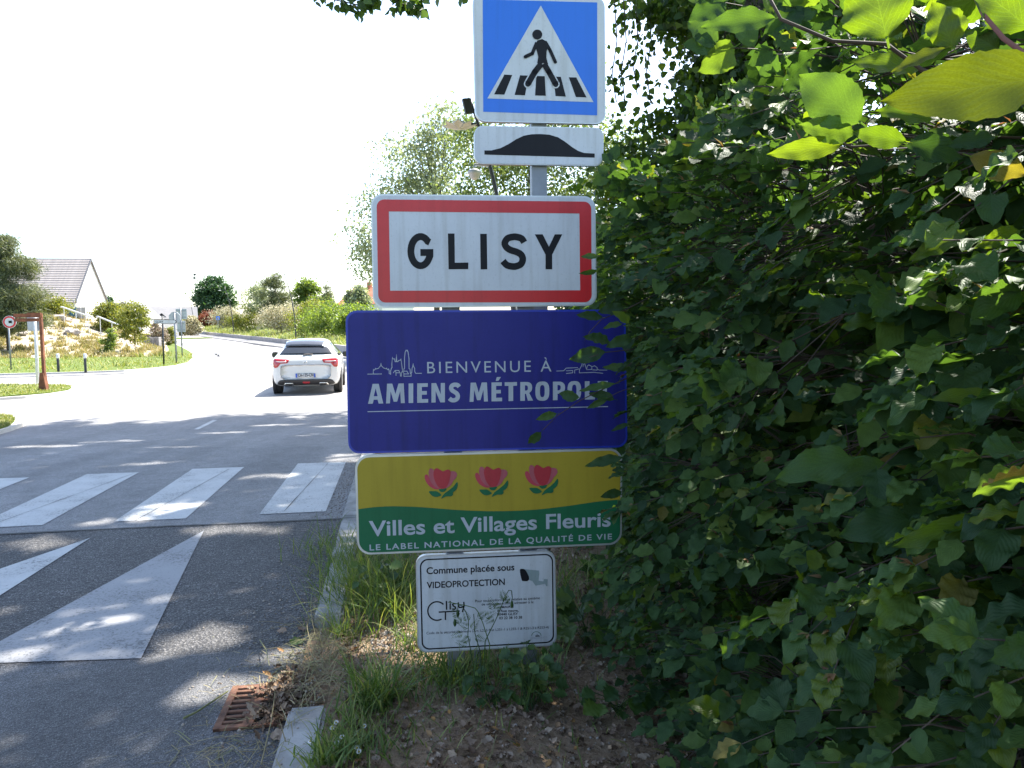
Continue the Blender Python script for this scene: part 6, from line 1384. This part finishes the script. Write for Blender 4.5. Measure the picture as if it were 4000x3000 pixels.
for px0, py0, px1, py1, lab in ((1020, 2985, 1075, 2700, 'long thin dry stem crossing over the drain grate'), (1015, 2500, 1052, 2600, 'thin dry stem standing up from the gutter litter')):
    A, B_ = G(px0, py0, .02), G(px1, py1, .07); e = empty('dry_stem', A, 0, lab, 'straw'); b = MB(); b.tube([Vector((0, 0, 0)), (B_ - A) * .5 + Vector((.01, 0, .01)), B_ - A], [.003, .0025, .0015], 5); b.build('stalk', STRAW, e)

# ---- grass and tufts of the background
def in_poly(pts, n):
    xs = [p.x for p in pts]; ys = [p.y for p in pts]; out = []
    T = tess([(p.x, p.y) for p in pts]); tri = [(pts[a], pts[b_], pts[c_]) for a, b_, c_ in T]; ar = np.array([abs((t[1] - t[0]).xy.cross((t[2] - t[0]).xy)) for t in tri]); ar = ar / ar.sum()
    for i in rng.choice(len(tri), n, p=ar):
        r1, r2 = random.random() ** .5, random.random(); a, b_, c_ = tri[i]; out.append(tuple(a * (1 - r1) + b_ * (r1 * (1 - r2)) + c_ * (r1 * r2)))
    return np.array(out)
lp = [p for p in GE[1:13]] + [Vector((-24, 56, 0)), Vector((-52, 52, 0)), Vector((-40, 27, 0))]
P = in_poly(lp, 15000); P[:, 2] = .05; n = len(P); Ln = .06 + .14 * rng.random(n) ** 2; pat = np.sin(P[:, 0] * .9) * np.sin(P[:, 1] * .7 + 1) > .35; Ln[pat] *= 1.9
o = blades('grass', P, Ln, .02 + .03 * rng.random(n), FARGR, lean=.6, tmpl=BL3); tag(o, 'rough sunlit grass of the lawn before the rocky bank', 'grass')
for ip, lab in zip(isl_pts, ('sunlit grass on the larger traffic island', 'sunlit grass on the smaller near island')):
    P = in_poly(ip, 5000); P[:, 2] = .10; n = len(P); o = blades('grass', P, .03 + .06 * rng.random(n), .012 + .015 * rng.random(n), FARGR, lean=.6, tmpl=BL3); tag(o, lab, 'grass')
TP = []; TL = []
for k in range(620):
    a_ = random.uniform(-.72, -.47); Y = random.uniform(47.5, 70); x = a_ * Y; nB = random.randint(14, 34); r = random.uniform(.12, .30); hh = random.uniform(.22, .6)
    for _ in range(nB): xx_ = x + random.gauss(0, r * .6); yy = Y + random.gauss(0, r * .6); TP.append((xx_, yy, z_bank(xx_, yy) - .02)); TL.append(hh * random.uniform(.6, 1.1))
TL = np.array(TL); o = blades('tufts', np.array(TP), TL, .03 + .05 * rng.random(len(TL)), FARDRY, lean=.55, tmpl=BL3); tag(o, 'dry ornamental grass tufts dotted over the sandy bank', 'grass')
TP = []; TL = []
for k in range(130):
    p = lp[0].lerp(lp[0], 0); q = in_poly(lp, 1)[0]; hh = random.uniform(.15, .6); r = random.uniform(.15, .4)
    if q[1] > 36 and random.random() < .5: continue
    for _ in range(26): TP.append((q[0] + random.gauss(0, r), q[1] + random.gauss(0, r * .5), .05)); TL.append(hh * random.uniform(.5, 1.1))
TL = np.array(TL); o = blades('tall_weeds', np.array(TP), TL, .03 + .04 * rng.random(len(TL)), FARGR, lean=.4, tmpl=BL3); tag(o, 'taller weeds standing in the far lawn by the path', 'grass')
TP = []; TL = []
for k in range(13000):
    q = bank_point(random.uniform(8, 175), .25 + 11 * random.random() ** 1.3); TP.append(tuple(q - Vector((0, 0, .06)))); TL.append(random.uniform(.15, .55))
TL = np.array(TL); o = blades('bank_grass', np.array(TP), TL * (1 + np.array(TP)[:, 1] / 200), .04 + .06 * rng.random(len(TL)), FARGR, lean=.6, tmpl=BL3); tag(o, 'long unmown grass on the bank above the concrete wall', 'grass')
